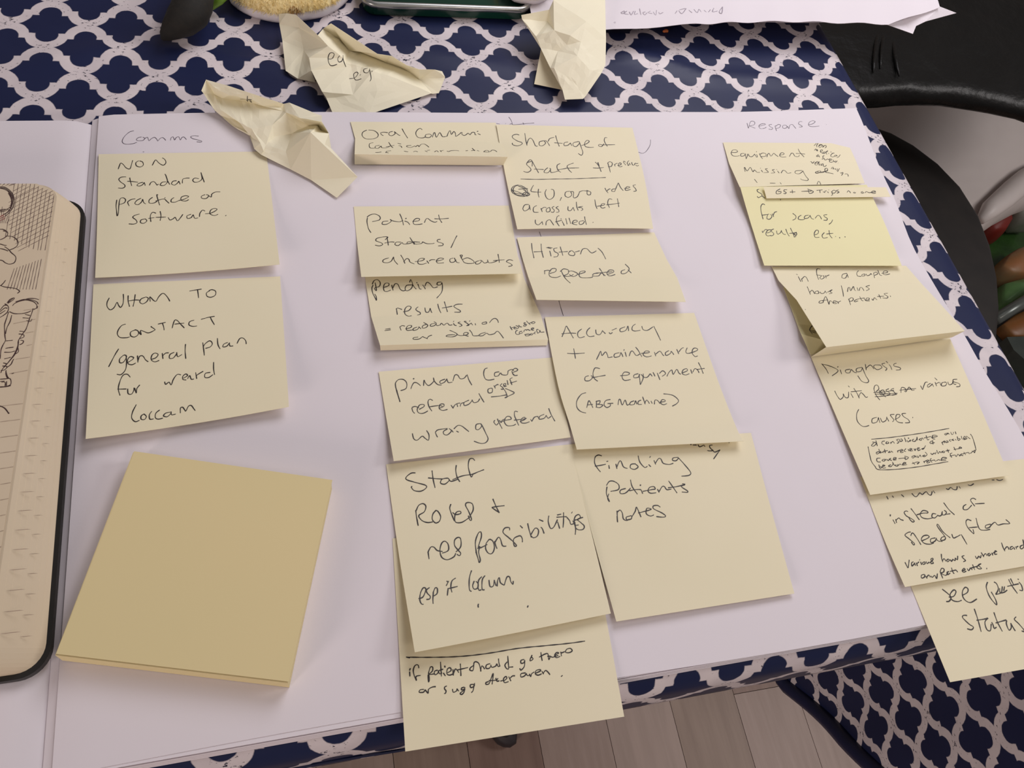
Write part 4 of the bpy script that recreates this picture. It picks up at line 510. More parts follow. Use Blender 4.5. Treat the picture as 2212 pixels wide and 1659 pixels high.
note('accuracy', [(1177, 685, 1.1, 1499.5, 676, .5), (1205, 830, 2.4, 1550, 820, 1.2), (1233, 925, 2.4, 1590, 922, 1.6), (1246, 971, 4.6, 1606, 953, 5)], 'yellow note reading Accuracy and maintenance of equipment, ABG machine')
note('finding', [(1230, 960, .6, 1622, 935, .5), (1278, 1150, .9, 1668, 1108, .8), (1331.5, 1342.5, 3.5, 1716, 1282, 2.2)], 'yellow note reading finding patients notes, with a long blank lower half', wd=.00045)
note('equipment', [(1562, 307.6, .6, 1832, 309.6, .5), (1575, 353, 1.4, 1850, 350, 1.1), (1598, 404, 5.5, 1868, 396, 4.5)], 'yellow note reading equipment missing, under the Response heading', mode='l', wd=.00036)
note('for_scans', [(1599, 404, 5.4, 1872, 399, 4.4), (1623, 486, 2.2, 1910, 480, 2.0), (1651, 573.5, 3.2, 1948, 574, 3.5)], 'yellow note coloured brighter as lit from the front, reading for scans, results ect, right of the page', mat='note_b')
note('strip', [(1649, 403.5, 6.6, 1914, 404.5, 5.6), (1656, 428.5, 5.2, 1924, 425, 4.6)], 'narrow folded note strip reading GST then Trips, across the for scans note', mode='l', wd=.00038)
note('k_note', [(1692, 620, .5, 1760, 640, .7), (1722, 700, 1.2, 1790, 706, 1.6), (1731, 722, 3.5, 1800, 740, 3.2), (1752, 768, .6, 1800, 762, .8)], 'crumpled darker note corner poking out left of the couple hours note', mode='l', mat='note_b', cols=5)
note('couple', [(1667, 576, .8, 1957, 574, .7), (1682, 606, 2.5, 1990, 612, 1.6), (1721, 648, 6.5, 2030, 655, 4.5), (1785, 750, 15, 2084, 715, 13), (1753, 771, 1.4, 2056, 729, 1.4)], 'yellow note reading in for a couple hours, its lower edge curling high', mode='l', wd=.00036)
note('instead', [(1858, 1030, .4, 2270, 985, .4), (1908, 1160, .9, 2305, 1110, .8), (1955, 1268, 3.0, 2345, 1200, 2.5)], 'yellow note reading instead of steady flow, above the lowest note on the right', wd=.00045)
note('diagnosis', [(1744, 752, .7, 2048, 722, .6), (1794, 870, 1.4, 2098, 835, 1.2), (1880, 1069, 3.4, 2180, 1027, 3.2)], 'yellow note reading Diagnosis with various causes and a boxed remark', wd=.00036)
note('see_patient', [(1962, 1252, .4, 2338, 1180, .4), (2012, 1375, 1.0, 2400, 1310, 1.0), (2052.5, 1473.5, 4.0, 2445, 1405, 2.0)], 'yellow note reading See patient status, hanging over the bottom right of the page', wd=.0005)

# blank pad of notes
T = [at(290, 975, .0085), at(718, 1037, .0085), at(624, 1473, .0085), at(122, 1413, .0085)]
pad = empty('sticky_note_pad', (T[0] + T[2]) / 2 - Vector((0, 0, .0083)), 'thick blank yellow pad of sticky notes lying askew at bottom left', 'note pad')
def slab(name, poly, z0, z1, mat, parent, inset=0.0, smooth=False):
    c = sum(poly, Vector()) / len(poly); n = len(poly)
    vs = [Vector((p.x, p.y, z1)) for p in poly] + [Vector((p.x, p.y, z0)) for p in poly]
    fs = [tuple(range(n)), tuple(range(2 * n - 1, n - 1, -1))] + [((i + 1) % n, i, n + i, n + (i + 1) % n) for i in range(n)]
    return mesh(name, vs, fs, mat, parent)
slab('note_stack', [p + Vector((-0.0004, -0.0003, 0)) for p in T], Z0 + 0.0004, Z0 + 0.00845, M['pad'], pad)
gp = [[T[0].lerp(T[1], c / 12).lerp(T[3].lerp(T[2], c / 12), r / 12) + Vector((0, 0, 0.0001 + 0.0004 * (r / 12) ** 4)) for c in range(13)] for r in range(13)]
grid_mesh('top_note', gp, M['pad'], pad)

# ================================================================ crumpled notes
def crumple(key, zk, pts, faces, label, mat='note_c', wd=.0004, zb=0.0):
    ox, oy, s = ZM[zk]
    V = {k: at(ox + p[0] / s, oy + p[1] / s, (p[2] + zb) / 1000) for k, p in pts.items()}
    names = list(V); idx = {k: i for i, k in enumerate(names)}
    fs = [tuple(idx[q] for q in f.split()) for f in faces]
    cen = sum(V.values(), Vector()) / len(V); cen.z = min(v.z for v in V.values())
    root = empty('crumpled_note', cen, label, 'sticky note', 'crumpled yellow notes along the top of the page')
    # paper springs back in soft facets: subdivide and jitter slightly
    me = bpy.data.meshes.new('paper'); me.from_pydata([tuple(V[k]) for k in names], [], fs); me.update()
    b = bmesh.new(); b.from_mesh(me); bmesh.ops.triangulate(b, faces=b.faces[:])
    bmesh.ops.recalc_face_normals(b, faces=b.faces[:])
    bmesh.ops.subdivide_edges(b, edges=b.edges[:], cuts=2, use_grid_fill=True)
    for v in b.verts:
        if not v.is_boundary: v.co.z += 0.00035 * math.sin(v.co.x * 900) * math.cos(v.co.y * 760)
    b.to_mesh(me); surf = ([v.co.copy() for v in b.verts], [tuple(x.index for x in f.verts) for f in b.faces]); b.free()
    o = link('paper', me, M[mat], root)
    sm = o.modifiers.new('thickness', 'SOLIDIFY'); sm.thickness = 0.00012; sm.offset = -1
    if key in INK: write('handwriting', key, surf, M['ink'], root, wd)
    return root
P1 = dict(a=(145, 70, 13), b=(88, 210, 10), b2=(115, 232, 9), c=(120, 250, 8), d=(238, 432, 4), e=(262, 465, 3.5), f=(330, 520, 2.5), g=(480, 650, 1.8), h=(692, 752, 2.5),
 i=(752, 940, 2), j=(835, 1012, 2), k=(1210, 1200, .9), l=(1470, 1335, .9), mm=(1790, 1555, .9), n=(2052, 1292, 6), o=(1640, 888, 14), p=(1460, 735, 18),
 q=(1600, 600, 17), r=(1602, 520, 15), s=(1555, 508, 15), t=(1192, 358, 12), u=(1120, 375, 9), v=(1060, 355, 11), w=(720, 245, 14), x=(430, 148, 14),
 A=(245, 250, 6), B=(268, 182, 12), C=(440, 265, 11), W=(740, 328, 11), D=(860, 400, 8), E=(1080, 408, 8), F=(1116, 466, 8), G=(345, 305, 5), H=(590, 335, 5), I=(735, 368, 5.5),
 J=(330, 450, 5), Kk=(560, 600, 6), L=(720, 690, 6), Mm=(830, 865, 5), N=(900, 890, 4), O=(560, 590, 2), P=(700, 775, 2.2), Q=(1150, 482, 11), R=(1325, 552, 15), S=(1555, 640, 7),
 T=(1225, 745, 4), U=(1150, 975, 4), V=(1430, 650, 5), X=(1690, 745, 9), Y=(1720, 935, 1.5), Z=(1590, 700, 5), AA=(980, 640, 8), AB=(1000, 790, 4), AC=(870, 975, 3))
F1 = ['a b A B', 'a B C x', 'x C W w', 'w W D', 'w D v', 'v D E', 'B A G C', 'C G H W', 'W H I D', 'b c A', 'c d A', 'A d e J', 'A J Kk G', 'G Kk L H', 'H L AA I', 'I AA F', 'I F D', 'D F E',
 'E F Q u', 'v E u', 'u Q t', 'Q R s t', 's R r', 'R S q r', 'e f J', 'J f O', 'J O Kk', 'f g O', 'O g P', 'Kk O P L', 'g h P', 'L P Mm', 'P h i Mm', 'AA L N', 'L Mm N', 'Mm i AC', 'i j AC', 'Mm AC N',
 'F AA Q', 'Q AA T', 'Q T V R', 'R V S', 'AA N AB', 'AA AB T', 'T AB U', 'V T U p', 'V p Z S', 'N AC j', 'N j U AB', 'j k U', 'U k l p', 'p l mm n', 'p n o', 'S Z X q', 'Z p o X', 'X o Y', 'o n Y']
crumple('crumple_one', 'P', P1, F1, 'crumpled yellow note with a small inked cross, lying across the top page edge', zb=.4)
P2 = dict(a=(120, 165, 6), b=(215, 158, 11), c=(325, 175, 13), d=(590, 420, 15), e=(710, 552, 13), f=(890, 690, 10), g=(930, 805, 7), g2=(920, 745, 8), h=(1110, 800, 8), i=(1250, 852, 10), j=(1500, 925, 8), k=(1945, 1115, 1),
 l=(1200, 1367, .6), m=(770, 1360, .6), n=(690, 1170, 4), o=(640, 1095, 7), p=(510, 840, 7), q=(485, 690, 8), r=(205, 845, 1.5), s=(350, 940, .6), t=(560, 985, .5), u=(165, 480, 4), v=(130, 290, 5), w=(370, 330, 9), x=(420, 600, 4),
 A=(595, 412, 9), B=(650, 345, 11), C=(745, 280, 17), D=(1300, 645, 15), E=(1470, 670, 14), F=(1650, 780, 11), G=(1800, 830, 10), H=(1990, 832, 8), I=(2075, 852, 7), J=(2110, 922, 5), K=(2035, 1112, 1), K2=(1960, 1120, .6),
 L=(860, 475, 6), M1=(960, 600, 4), N=(1100, 620, 4), O=(1400, 745, 3.5), P=(1650, 840, 3), Q=(1800, 950, 2), R=(1010, 1135, 5), S=(1300, 1080, 6))
F2 = ['v a b w', 'b c w', 'c d w', 'w d e', 'v w x u', 'w e q x', 'u x r', 'x s r', 'x q p', 'x p t s', 'q e f', 'q f g p', 'p g R o', 'g h i R', 'i j S R', 'j k S', 'S k l R', 'R l n o', 'n l m', 'f g2 g', 'g g2 h',
 'd B L', 'd A B', 'd L M1 e', 'e M1 f', 'f M1 N g2', 'g2 N h', 'h N O i', 'i O P j', 'j P Q k', 'B C L', 'C M1 L', 'C D N M1', 'D O N', 'D E O', 'E F P O', 'F G Q P', 'G H Q', 'H I J Q', 'J K Q', 'Q K K2 k']
crumple('crumple_two', 'Q', P2, F2, 'torn folded note with the letters eg and e.g. on the patterned cloth', zb=-4.0)
P3 = dict(a=(188, 235, 14), b=(200, 300, 12), c=(395, 600, 9), d=(492, 755, 8), e=(640, 1060, 7), f=(830, 1400, 4), g=(868, 1552, 2), h=(1150, 1540, 2.5), i=(1190, 1500, 3), j=(1430, 1150, 8), k=(1500, 1010, 9), l=(1508, 600, 14), m=(1495, 0, 20), n=(1450, -260, 24), o=(760, -260, 26),
 p=(690, 0, 22), q=(620, 152, 17), r=(600, 330, 12), s=(420, 560, 11), t=(700, 470, 16), u=(900, 700, 13), v=(1120, 650, 16), w=(700, 1060, 9), x=(1060, 870, 14), y=(760, 790, 10), z=(1000, 1200, 8), A=(1250, 1080, 11), B=(1090, 1400, 5), C=(1200, 330, 20), D=(950, 560, 17), E=(1250, 820, 13), F=(880, 1180, 8))
F3 = ['a b r q', 'b c s r', 'q r t p', 'r s t', 'c d s', 's d y t', 'p t D C', 'p C m', 'm C l', 'p m n o', 't y u D', 'D u v', 'D v C', 'C v l', 'y d e w', 'y w x u', 'u x v', 'v x E', 'v E l', 'w e f F', 'w F x', 'x F z', 'x z A E', 'E A k l', 'A j k', 'z B i A', 'A i j', 'F f g B', 'F B z', 'B g h', 'B h i']
crumple('crumple_three', 'R', P3, F3, 'large creased note standing up at the top centre, beside the loose paper sheets', zb=-2.0)
note('x', [(1169, 105, 3.5, 1212, 130, -1.5), (1154, 181.5, -3.6, 1216, 194, -3.2)], 'small yellow note tucked under the large creased note at top centre', mode='l', cols=4)

# ================================================================ pocket notebook with a pen drawing
nb = empty('pocket_notebook', at(-60, 900, 0), 'open black pocket notebook with cream pages and a pen drawing, at left', 'notebook')
def rrect(x0, x1, y0, y1, r, n=8):
    pts = []
    for cx, cy, a0_ in ((x1 - r, y1 - r, 0), (x0 + r, y1 - r, 90), (x0 + r, y0 + r, 180), (x1 - r, y0 + r, 270)):
        for k in range(n + 1):
            t = math.radians(a0_ + 90 * k / n); pts.append(Vector((cx + r * math.cos(t), cy + r * math.sin(t), 0)))
    return pts
cov_r, cov_t, cov_b = -0.2135, 0.0915, -0.1195
slab('cover', rrect(-0.46, cov_r, cov_b, cov_t, 0.010), Z0 + 0.0002, Z0 + 0.0030, M['black'], nb)
# page block whose fore edge fans inwards as it rises
def skew(y): return 0.0075 * max(0.0, min(1.0, (cov_t - y) / (cov_t - cov_b)))
lay = []
for k in range(9):
    f = k / 8
    ring = rrect(-0.455, cov_r - 0.0016 - 0.0068 * f ** 1.15, cov_b + 0.0018, cov_t + 0.0002 - 0.0012 * (1 - f), 0.009)
    for p in ring:
        if p.x > -0.35: p.x -= skew(p.y) * f
        p.z = Z0 + 0.0030 + 0.0098 * f
    lay.append(ring)
nr_ = len(lay[0]); vs = [p for r in lay for p in r]
fs = [(a * nr_ + j, a * nr_ + (j + 1) % nr_, (a + 1) * nr_ + (j + 1) % nr_, (a + 1) * nr_ + j) for a in range(8) for j in range(nr_)]
fs += [tuple(range(nr_))[::-1], tuple(8 * nr_ + j for j in range(nr_))]
mesh('page_block', vs, fs, M['cream'], nb)
PT = 0.0142
R_ = cov_r - 0.0092
poly = rrect(-0.45, R_, cov_b + 0.0018, cov_t + 0.0006, 0.008, 10)
g = []
for i in range(49):
    y = (cov_t + 0.0006) + (cov_b + 0.0018 - cov_t - 0.0006) * i / 48
    dy = min(cov_t + 0.0006 - y, y - cov_b - 0.0018); rr = 0.008
    xr = R_ - (rr - math.sqrt(max(0, rr * rr - max(0, rr - dy) ** 2)))
    xr -= skew(y)
    row = []
    for j in range(25):
        x = -0.30 + (xr + 0.30) * j / 24
        row.append(Vector((x, y, Z0 + PT - 0.0005 - 0.0006 * (j / 24) ** 6)))
    g.append(row)
pg, NBS = grid_mesh('top_page', g, M['cream'], nb, 0.00012)
for k_ in ('drawing_head',): write('pen_drawing', k_, NBS, M['ink_brown'], pg, 0.00036)
# cross hatching
hs = []
def hatch(x0, y0, x1, y1, hs=hs): hs.append('%d,%d %d,%d' % (x0, y0, x1, y1))
for i in range(17):                                       # slanting set
    ya = 190 + i * 50; xa = 175 + (0 if i < 9 else (i - 9) * 18) - (60 if i > 2 else 0)
    xb = min(720, 330 + i * 62); 
    hatch(xa, min(1060, ya + 75), xb, max(150, ya + 75 - (xb - xa) * 0.52))
for i in range(11):                                       # steep set
    xt = 200 + i * 52; hatch(xt, 120 + max(0, i - 3) * 26, xt - 130 + (i % 3) * 8, 880 + i * 22 if i < 8 else 1050)
for i in range(7): hatch(5 + i * 22, 175 + (i % 2) * 20, 60 + i * 45, 110 + i * 6)
for i in range(10): hatch(190 + i * 40, 1290 - i * 14, 95 + i * 42, 1570)
for i in range(5): hatch(30 + i * 25, 470 + i * 40, 10 + i * 20, 690)
INK['hatch'] = [('S', '/'.join(hs))]
write('pen_hatching', 'hatch', NBS, simple('hatching_ink', (96, 76, 72), (112, 90, 84), 0.6), pg, 0.0002)
INK['redline'] = [('S', '0,605 30,590 55,575/0,625 35,615 60,600/0,655 40,640 70,620')]
write('red_strokes', 'redline', NBS, M['ink_red'], pg, 0.0003)
rl = []
for i in range(11):
    y0 = 38 + i * 92
    rl.append('%d,%d %d,%d' % (0, y0 + 10, 172 - i * 11, y0 - 10))
INK['rules'] = [('V', '/'.join(rl)), ('T', '300,300 520,270/170,470 515,400/320,590 500,560/340,750 480,722/200,925 460,885/120,1110 440,1050')]
write('ruled_line', 'rules', NBS, M['rule'], pg, 0.0002)
# ruled lines continuing on the fanned fore edge
fv, ff = [], []
for i in range(24):
    y = 0.060 - 0.0072 * i
    for (z, ins) in ((0.0115, 0.0068), (0.0080, 0.0044)):
        b0 = len(fv); yy = y - (0.0128 - z) * 0.25
        for dx, dy in ((0, 0), (0.0014, -0.0003)):
            fv += [Vector((cov_r - ins - 0.0006 - skew(yy) * (z - 0.003) / 0.0105 + dx, yy + dy, Z0 + z + 0.00028)), Vector((cov_r - ins - 0.0012 + dx, yy + dy - 0.00014, Z0 + z + 0.00028))]
        ff.append((b0, b0 + 1, b0 + 3, b0 + 2))
mesh('fore_edge_ruling', fv, ff, M['rule'], nb)

# ================================================================ things along the top of the frame
def tube_poly(pts, z, r, mat, name, parent=None, closed=False): return tube(name, [at(x, y, z) for x, y in pts], r, mat, parent, 8, closed)
# loose sheets at the top right
sh = empty('loose_sheets', at(1600, 30, 0.012), 'loose white sheets with faint upside-down writing, reaching over the table edge at top', 'paper')
def patch(name, top, bot, mat, parent, n=24, m_=8, wav=0.0006):
    tp = smooth_line([(p[0], p[1], p[2]) for p in top], 1e9) if False else top
    def samp(line, t):
        k = t * (len(line) - 1); i = min(int(k), len(line) - 2); a, b = Vector(line[i]), Vector(line[i + 1]); return a.lerp(b, k - i)
    g = []
    for i in range(m_ + 1):
        row = []
        for j in range(n + 1):
            a = samp(top, j / n); b = samp(bot, j / n); q = a.lerp(b, i / m_)
            p = at(q.x, q.y, q.z / 1000); p.z += wav * math.sin(j * 0.9 + i * 1.7); row.append(p)
        g.append(row)
    return grid_mesh(name, g, mat, parent, 0.0002)
under, _ = patch('under_sheet', [(1120, -160, 6), (1560, -200, 8), (2060, -180, 10)], [(1147, 31, 3), (1500, 50, 5), (1990, 44, 8)], M['sheet'], sh)
topm, TS = patch('top_sheet', [(1150, -150, 14), (1560, -190, 15), (1930, -160, 16)], [(1300, 66, 9), (1500, 52, 11), (1590, 48, 12), (1700, 46, 13), (1810, 49, 13), (1920, 52, 14), (2030, 16, 16)], M['sheet'], sh, 48)
write('faint_writing', 'top_sheet', TS, M['ink_show'], topm, 0.0005)
fv = [at(x, y, z) for x, y, z in ((1908, 50, .0125), (1972, 73, .008), (1979, 56, .010), (2000, 46, .012), (1996, 46, .012), (2066, 28, .010), (2030, 14, .015), (2020, -20, .015), (1900, -20, .015))]
mesh('dog_eared_corner', fv, [(0, 1, 2, 3, 8), (3, 5, 6, 7, 8)], M['sheet'], sh, solid=0.0002)
# orange crumb
cb = bmesh.new(); bmesh.ops.create_icosphere(cb, subdivisions=2, radius=0.0011)
for v in cb.verts: v.co *= 1 + 0.25 * math.sin(v.co.x * 4000 + v.co.y * 2600); v.co.x *= 1.7
me = bpy.data.meshes.new('crumb'); cb.to_mesh(me); cb.free()
o = link('crumb', me, simple('crumb_orange', (170, 84, 40), (196, 110, 56), 0.6, 900), None, True); o.location = at(1438, 67, -0.0035)
tag(o, 'tiny orange brown crumb on the cloth below the loose sheets', 'crumb')
# tray with silver rim
tray = empty('tray', at(960, -60, -0.004), 'dark green tray with a rounded silver rim at the top edge of the photo', 'tray')
green = simple('tray_green', (8, 44, 34), (12, 56, 42), 0.22, 30); silver = simple('tray_rim', (168, 170, 168), (186, 188, 186), 0.28, 30, metal=0.85)
A_, B_ = at(786, 6, .004), at(1146, 19, .004)
ex = (B_ - A_); ex.z = 0; Lx = ex.length; ex.normalize(); ey = Vector((-ex.y, ex.x, 0))
base_pts = []
for cx, cy, a0_ in ((Lx - 0.008, 0.008, 270), (Lx - 0.008, 0.112, 0), (0.008, 0.112, 90), (0.008, 0.008, 180)):
    for k in range(7):
        t = math.radians(a0_ + 15 * k); base_pts.append((cx + 0.008 * math.cos(t), cy + 0.008 * math.sin(t)))
rim = [Vector((A_.x, A_.y, Z0 + 0.003)) + ex * x + ey * y for x, y in base_pts]
slab('tray_base', rim, Z0 - 0.0035, Z0 + 0.0015, green, tray)
tube('rim', rim, 0.0019, silver, tray, 10, True)
# plush slippers: ribbed white sole, fluffy yellow upper
white_rib = simple('ribbed_sole_white', (224, 218, 222), (212, 206, 212), 0.6, 60, 0.3)
plush_m = simple('yellow_plush', (255, 242, 196), (250, 232, 176), 0.9, 140, 0.5)
brown_m = simple('brown_plush_patch', (196, 158, 98), (176, 138, 82), 0.9, 140, 0.5)
def slipper(label, outline, h, zbase, patchc, nhair, seed):
    rnd = random.Random(seed)
    c = sum((at(x, y, zbase) for x, y in outline), Vector()) / len(outline)
    root = empty('slipper', c, label, 'slipper', 'fluffy yellow slippers')
    pts = smooth_line([(x, y, 0) for x, y in outline + [outline[0]]], 12)[:-1]
    ring = [at(p.x, p.y, zbase) for p in pts]; n = len(ring)
    vs, fs = [], []
    lay = [(0.0, .97), (0.002, 1.0), (h * .22, 1.0), (h * .30, .965), (h * .36, .93)]
    for dz, sc_ in lay:
        for k, p in enumerate(ring):
            rib = 1 - 0.010 * (k % 2) * (1 if 0.001 < dz < h * .4 else 0)
            q = c + (p - c) * sc_ * rib; vs.append(Vector((q.x, q.y, p.z + dz)))
    for a in range(len(lay) - 1):
        for k in range(n): fs.append((a * n + k, a * n + (k + 1) % n, (a + 1) * n + (k + 1) % n, (a + 1) * n + k))
    fs.append(tuple(range(n))[::-1]); fs.append(tuple((len(lay) - 1) * n + k for k in range(n)))
    mesh('sole', vs, fs, white_rib, root, True)
    # upper: dome
    vs, fs = [], []; rings = 9
    for a in range(rings):
        t = a / rings * math.pi / 2
        for p in ring:
            q = c + (p - c) * (.97 * math.cos(t)); vs.append(Vector((q.x, q.y, p.z + h * .28 + h * .9 * math.sin(t))))
    for a in range(rings - 1):
        for k in range(n): fs.append((a * n + k, a * n + (k + 1) % n, (a + 1) * n + (k + 1) % n, (a + 1) * n + k))
    vs.append(Vector((c.x, c.y, ring[0].z + h * 1.17))); fs += [((rings - 1) * n + k, (rings - 1) * n + (k + 1) % n, len(vs) - 1) for k in range(n)]
    up = mesh('upper', vs, fs, plush_m, root, True)
    hv, hf = {0: [], 1: []}, {0: [], 1: []}
    pc = at(*patchc, zbase + h * .75) if patchc else None
    for _ in range(nhair):
        a = rnd.random() * (rings - 1.01); k = rnd.random() * n
        i0 = int(a) * n + int(k) % n; p = Vector(vs[i0]).lerp(Vector(vs[int(a) * n + (int(k) + 1) % n]), k % 1).lerp(Vector(vs[(int(a) + 1) * n + int(k) % n]), a % 1)
        out = (p - Vector((c.x, c.y, ring[0].z))).normalized()
        out += Vector((rnd.uniform(-.6, .6), rnd.uniform(-.6, .6), rnd.uniform(-.5, .3))); out.normalize()
        s_ = 1 if pc and math.hypot(p.x - pc.x, p.y - pc.y) < 0.0075 else 0
        sd = out.cross(Vector((rnd.uniform(-1, 1), rnd.uniform(-1, 1), 1))).normalized() * 0.00022
        ln = rnd.uniform(.0018, .0034); b0 = len(hv[s_])
        hv[s_] += [p + sd, p - sd, p + out * ln * .6 - Vector((0, 0, .0003)), p + out * ln - Vector((0, 0, ln * .35))]
        hf[s_] += [(b0, b0 + 1, b0 + 2), (b0 + 1, b0 + 3, b0 + 2)]
    tag(mesh('plush_pile', hv[0], hf[0], plush_m, up), kind='stuff')
    if hv[1]: tag(mesh('brown_pile', hv[1], hf[1], brown_m, up), kind='stuff')
    return root
slipper('fluffy yellow slipper with ribbed white sole and a brown patch, at top left', [(490, -8), (500, 14), (540, 38), (600, 52), (655, 48), (708, 36), (752, 6), (775, -40), (760, -140), (660, -190), (540, -170), (492, -90)], 0.020, -0.0040, (640, 12), 14000, 3)
slipper('second fluffy yellow slipper, only its tip showing beside the tall creased note', [(1085, -12), (1110, 6), (1140, 11), (1166, 10), (1190, -6), (1215, -50), (1200, -140), (1120, -160), (1070, -80)], 0.016, 0.004, None, 7000, 5)
# black bud on a green stem
bud = empty('artificial_flower', at(400, 45, -0.004), 'dark nearly black flower bud with a bright green stem, at top left', 'flower')
ax = [(351, 85, 1), (357, 77, 3), (370, 64, 7), (390, 47, 10), (409, 28, 12), (418, 6, 13), (422, -14, 13), (426, -36, 12), (430, -60, 8)]
rad = [0.0010, 0.0032, 0.0058, 0.0086, 0.0101, 0.0102, 0.0098, 0.0082, 0.0035]
tube('bud', [at(x, y, z / 1000 - .001) for x, y, z in ax], rad, simple('black_bud', (17, 15, 11), (27, 23, 17), 0.8, 300, 0.4), bud, 14)
stg = simple('stem_green', (112, 160, 40), (140, 182, 70), 0.45, 90)
tube('stem', [at(x, y, z / 1000) for x, y, z in ((454, 22, -3), (462, 12, 0), (474, 2, 4), (486, -10, 6), (500, -30, 8))], [0.0008, 0.0018, 0.0023, 0.0024, 0.0024], stg, bud, 10)
tube('stem_leaf', [at(x, y, z / 1000) for x, y, z in ((456, 22, -3), (450, 8, 0), (442, -8, 4))], [0.0005, 0.0012, 0.0012], simple('pale_leaf', (196, 206, 160), rough=.5), bud, 8)

# ================================================================ beyond the right edge of the table
def blob(name, poly, zt, th, mat, parent, crown=0.0, n=10, bulge=0.012):
    """cushion-like slab: outline in frame pixels at height zt, with rounded rim"""
    pts = smooth_line([(x, y, 0) for x, y in poly + [poly[0]]], 40)[:-1]
    ring = [at(p.x, p.y, zt) for p in pts]; c = sum(ring, Vector()) / len(ring); k_ = len(ring)
    vs, fs = [], []; lay = []
    for a in range(9):
        t = math.pi * a / 8; lay.append((-th / 2 + math.cos(t) * -th / 2 if False else -th * (1 - math.cos(t)) / 2, -bulge * (1 - math.sin(t))))
    for dz, ins in lay:
        for p in ring:
            d = (p - c); L_ = d.length; q = c + d * (1 + ins / max(L_, .01)); vs.append(Vector((q.x, q.y, p.z + dz)))
    for a in range(len(lay) - 1):
        for j in range(k_): fs.append((a * k_ + j, (a + 1) * k_ + j, (a + 1) * k_ + (j + 1) % k_, a * k_ + (j + 1) % k_))
    b0 = 0
    for rg in range(1, 9):                                # crowned top
        s_ = 1 - rg / 9; base = len(vs)
        for j in range(k_):
            q = c + (vs[j] - c) * s_; vs.append(Vector((q.x, q.y, ring[0].z + crown * (1 - s_ * s_))))
        pr = b0
        for j in range(k_): fs.append((pr + j, pr + (j + 1) % k_, base + (j + 1) % k_, base + j))
        b0 = base
    vs.append(Vector((c.x, c.y, ring[0].z + crown))); fs += [(b0 + j, b0 + (j + 1) % k_, len(vs) - 1) for j in range(k_)]
    fs.append(tuple((len(lay) - 1) * k_ + j for j in range(k_)))
    return mesh(name, vs, fs, mat, parent, True)
def leather():
    t = NT('black_leather'); t.b.inputs['Roughness'].default_value = 0.40; t.b.inputs['Specular IOR Level'].default_value = 0.35
    t.put(t.b.inputs['Base Color'], t.mix(t.noise(12, 3), lin((9, 9, 8)), lin((15, 14, 13))))
    a = t.noise(9, 3); b_ = t.noise(160, 3)
    t.bump(t.math('ADD', t.math('MULTIPLY', a, 1.0), t.math('MULTIPLY', b_, 0.05)), 0.6, 0.02)
    return t.m
LE = leather()
chrome = simple('chrome', (150, 150, 148), (170, 170, 168), 0.2, 30, metal=0.9)
ch = empty('leather_chair', at(2050, 90, -0.7495), 'black leather chair with stitched creases, right of the table top corner', 'chair')
blob('backrest', [(1640, -260), (1700, 60), (1800, 176), (1880, 198), (1960, 193), (2060, 195), (2130, 206), (2230, 226), (2460, 284), (2600, 0), (2400, -300)], -0.16, 0.028, LE, ch, 0.02, bulge=0.02)
for k, (xa, ya, xb, yb) in enumerate(((1898, 48, 1886, 156), (1910, 46, 1901, 148), (1922, 60, 1942, 165))):
    tube('crease_seam', [at(xa + (xb - xa) * t / 6, ya + (yb - ya) * t / 6, -0.1565 + 0.003 * math.sin(math.pi * t / 6)) for t in range(7)], [0.0006, .0018, .0024, .0026, .0024, .0018, .0006], LE, ch, 8)
for x, y in ((2300, -320), (2700, -260)):
    p = at(x, y, -0.20); tube('leg', [(p.x, p.y, Z0 - 0.22), (p.x, p.y, 0.001)], 0.012, chrome, ch)
ch2 = empty('seat_chair', at(2080, 560, -0.7495), 'chair with a curved black seat pushed in beside the table\'s right edge', 'chair')
ch2.name = 'dining_chair'
blob('seat', [(1880, 262), (1925, 277), (1975, 304), (2030, 345), (2080, 396), (2122, 460), (2150, 528), (2167, 600), (2172, 670), (2165, 740), (2140, 830), (2060, 880), (1900, 760), (1780, 560), (1740, 360), (1800, 270)], -0.27, 0.045, simple('black_seat', (24, 20, 18), (32, 27, 24), 0.55, 40), ch2, 0.006, bulge=0.01)
for x, y in ((1900, 360), (2090, 520), (2080, 760), (1880, 640)):
    p = at(x, y, -0.28); tube('leg', [(p.x, p.y, Z0 - 0.30), (p.x, p.y, 0.001)], 0.011, chrome, ch2)
# white plastic carrier bag
bag = empty('carrier_bag', at(2150, 330, -0.7495), 'white plastic bag lying between the black leather chair and black seat', 'bag')
wp = NT('white_plastic'); wp.put(wp.b.inputs['Base Color'], wp.mix(wp.noise(8, 2), lin((236, 226, 222)), lin((222, 212, 208)))); wp.b.inputs['Roughness'].default_value = 0.45
wp.bump(wp.noise(14, 2), 0.5, 0.01)
blob('bag_body', [(1790, 150), (1860, 150), (1980, 120), (2100, 130), (2300, 150), (2420, 210), (2400, 330), (2260, 395), (2212, 420), (2165, 452), (2132, 484), (2100, 500), (2040, 460), (1960, 400), (1880, 330), (1820, 250)], -0.42, 0.10, wp.m, bag, 0.01, bulge=0.03)
tube('rolled_edge', [at(x, y, -0.41) for x, y in ((2119, 476), (2140, 452), (2165, 432), (2190, 410), (2220, 385), (2280, 350))], [0.006, .013, .015, .016, .016, .014], wp.m, bag, 12)
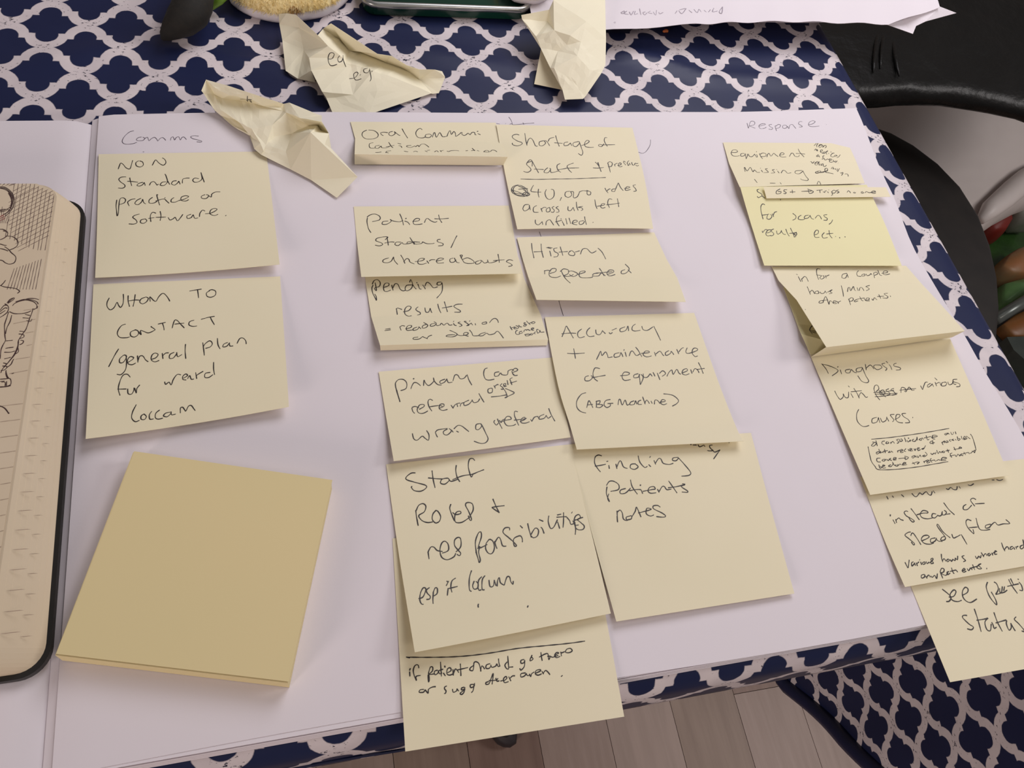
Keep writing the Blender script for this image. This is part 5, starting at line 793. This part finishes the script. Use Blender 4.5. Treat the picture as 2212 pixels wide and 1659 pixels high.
# box of groceries in printed wrappers beneath the bag
gro = empty('grocery_crate', at(2200, 560, -0.7495), 'crate of shopping in green, red and orange wrappers on the floor at right', 'crate')
dk = simple('crate_black', (24, 24, 22), (34, 34, 30), 0.4, 30)
def gbox(poly, zt, zb, mat, name):
    return slab(name, [at(x, y, zt) for x, y in poly], Z0 + zb, Z0 + zt, mat, gro)
gbox([(2100, 430), (2330, 330), (2420, 640), (2380, 900), (2160, 900), (2060, 700)], -0.66, -0.7495, simple('green_wrapper', (22, 52, 14), (46, 84, 26), 0.45, 14, 0.3, dist=.01), 'green_wrapper')
blob('red_packet', [(2130, 470), (2185, 445), (2192, 470), (2180, 492), (2150, 496)], -0.61, 0.05, simple('red_wrapper', (140, 44, 34), (120, 38, 30), 0.5, 20), gro, .01, bulge=.005)
blob('orange_packet', [(2166, 575), (2180, 545), (2200, 532), (2240, 520), (2260, 560), (2250, 590), (2190, 590)], -0.60, 0.06, simple('orange_wrapper', (168, 112, 70), (150, 130, 96), 0.45, 16), gro, .01, bulge=.005)
blob('pale_packet', [(2190, 440), (2212, 425), (2260, 410), (2260, 465), (2215, 465)], -0.60, 0.05, simple('pale_wrapper', (150, 150, 142), (110, 120, 100), 0.5, 20), gro, .01, bulge=.005)
blob('leaf_packet', [(2168, 610), (2200, 600), (2260, 590), (2260, 630), (2212, 640), (2180, 655), (2168, 650)], -0.60, 0.05, simple('leafy_wrapper', (70, 110, 56), (104, 146, 90), 0.4, 24), gro, .01, bulge=.005)
blob('amber_packet', [(2165, 700), (2200, 672), (2260, 650), (2300, 700), (2260, 730), (2190, 727)], -0.60, 0.05, simple('amber_wrapper', (150, 92, 50), (120, 96, 50), 0.4, 18), gro, .01, bulge=.005)
tube('crate_rail', [at(x, y, -0.56) for x, y in ((2150, 690), (2212, 652), (2300, 600))], 0.009, simple('rail_grey', (110, 116, 112), rough=.3, metal=.4), gro, 10)
gbox([(2175, 728), (2330, 722), (2330, 830), (2240, 800), (2190, 756)], -0.58, -0.66, simple('crate_grey_green', (58, 66, 62), (70, 78, 72), .5), 'crate_corner')
gbox([(2130, 700), (2330, 600), (2400, 900), (2160, 910)], -0.62, -0.66, dk, 'crate_wall')
# dark rubber foot seen on the floor under the front edge of the table
foot = empty('footrest', at(1092, 1560, -0.7495), 'dark rounded foot cap on the floor behind the note hanging off the table', 'furniture foot')
foot.name = 'foot_cap'
blob('cap', [(1064, 1586), (1078, 1604), (1092, 1611), (1106, 1612), (1118, 1604), (1120, 1585), (1110, 1560), (1085, 1555), (1068, 1565)], -0.725, 0.024, simple('dark_rubber', (44, 38, 40), (56, 50, 54), .6), foot, 0.004, bulge=.004)
tube('tube_leg', [at(1092, 1580, -0.722), at(1094, 1520, -0.60)], 0.007, chrome, foot)
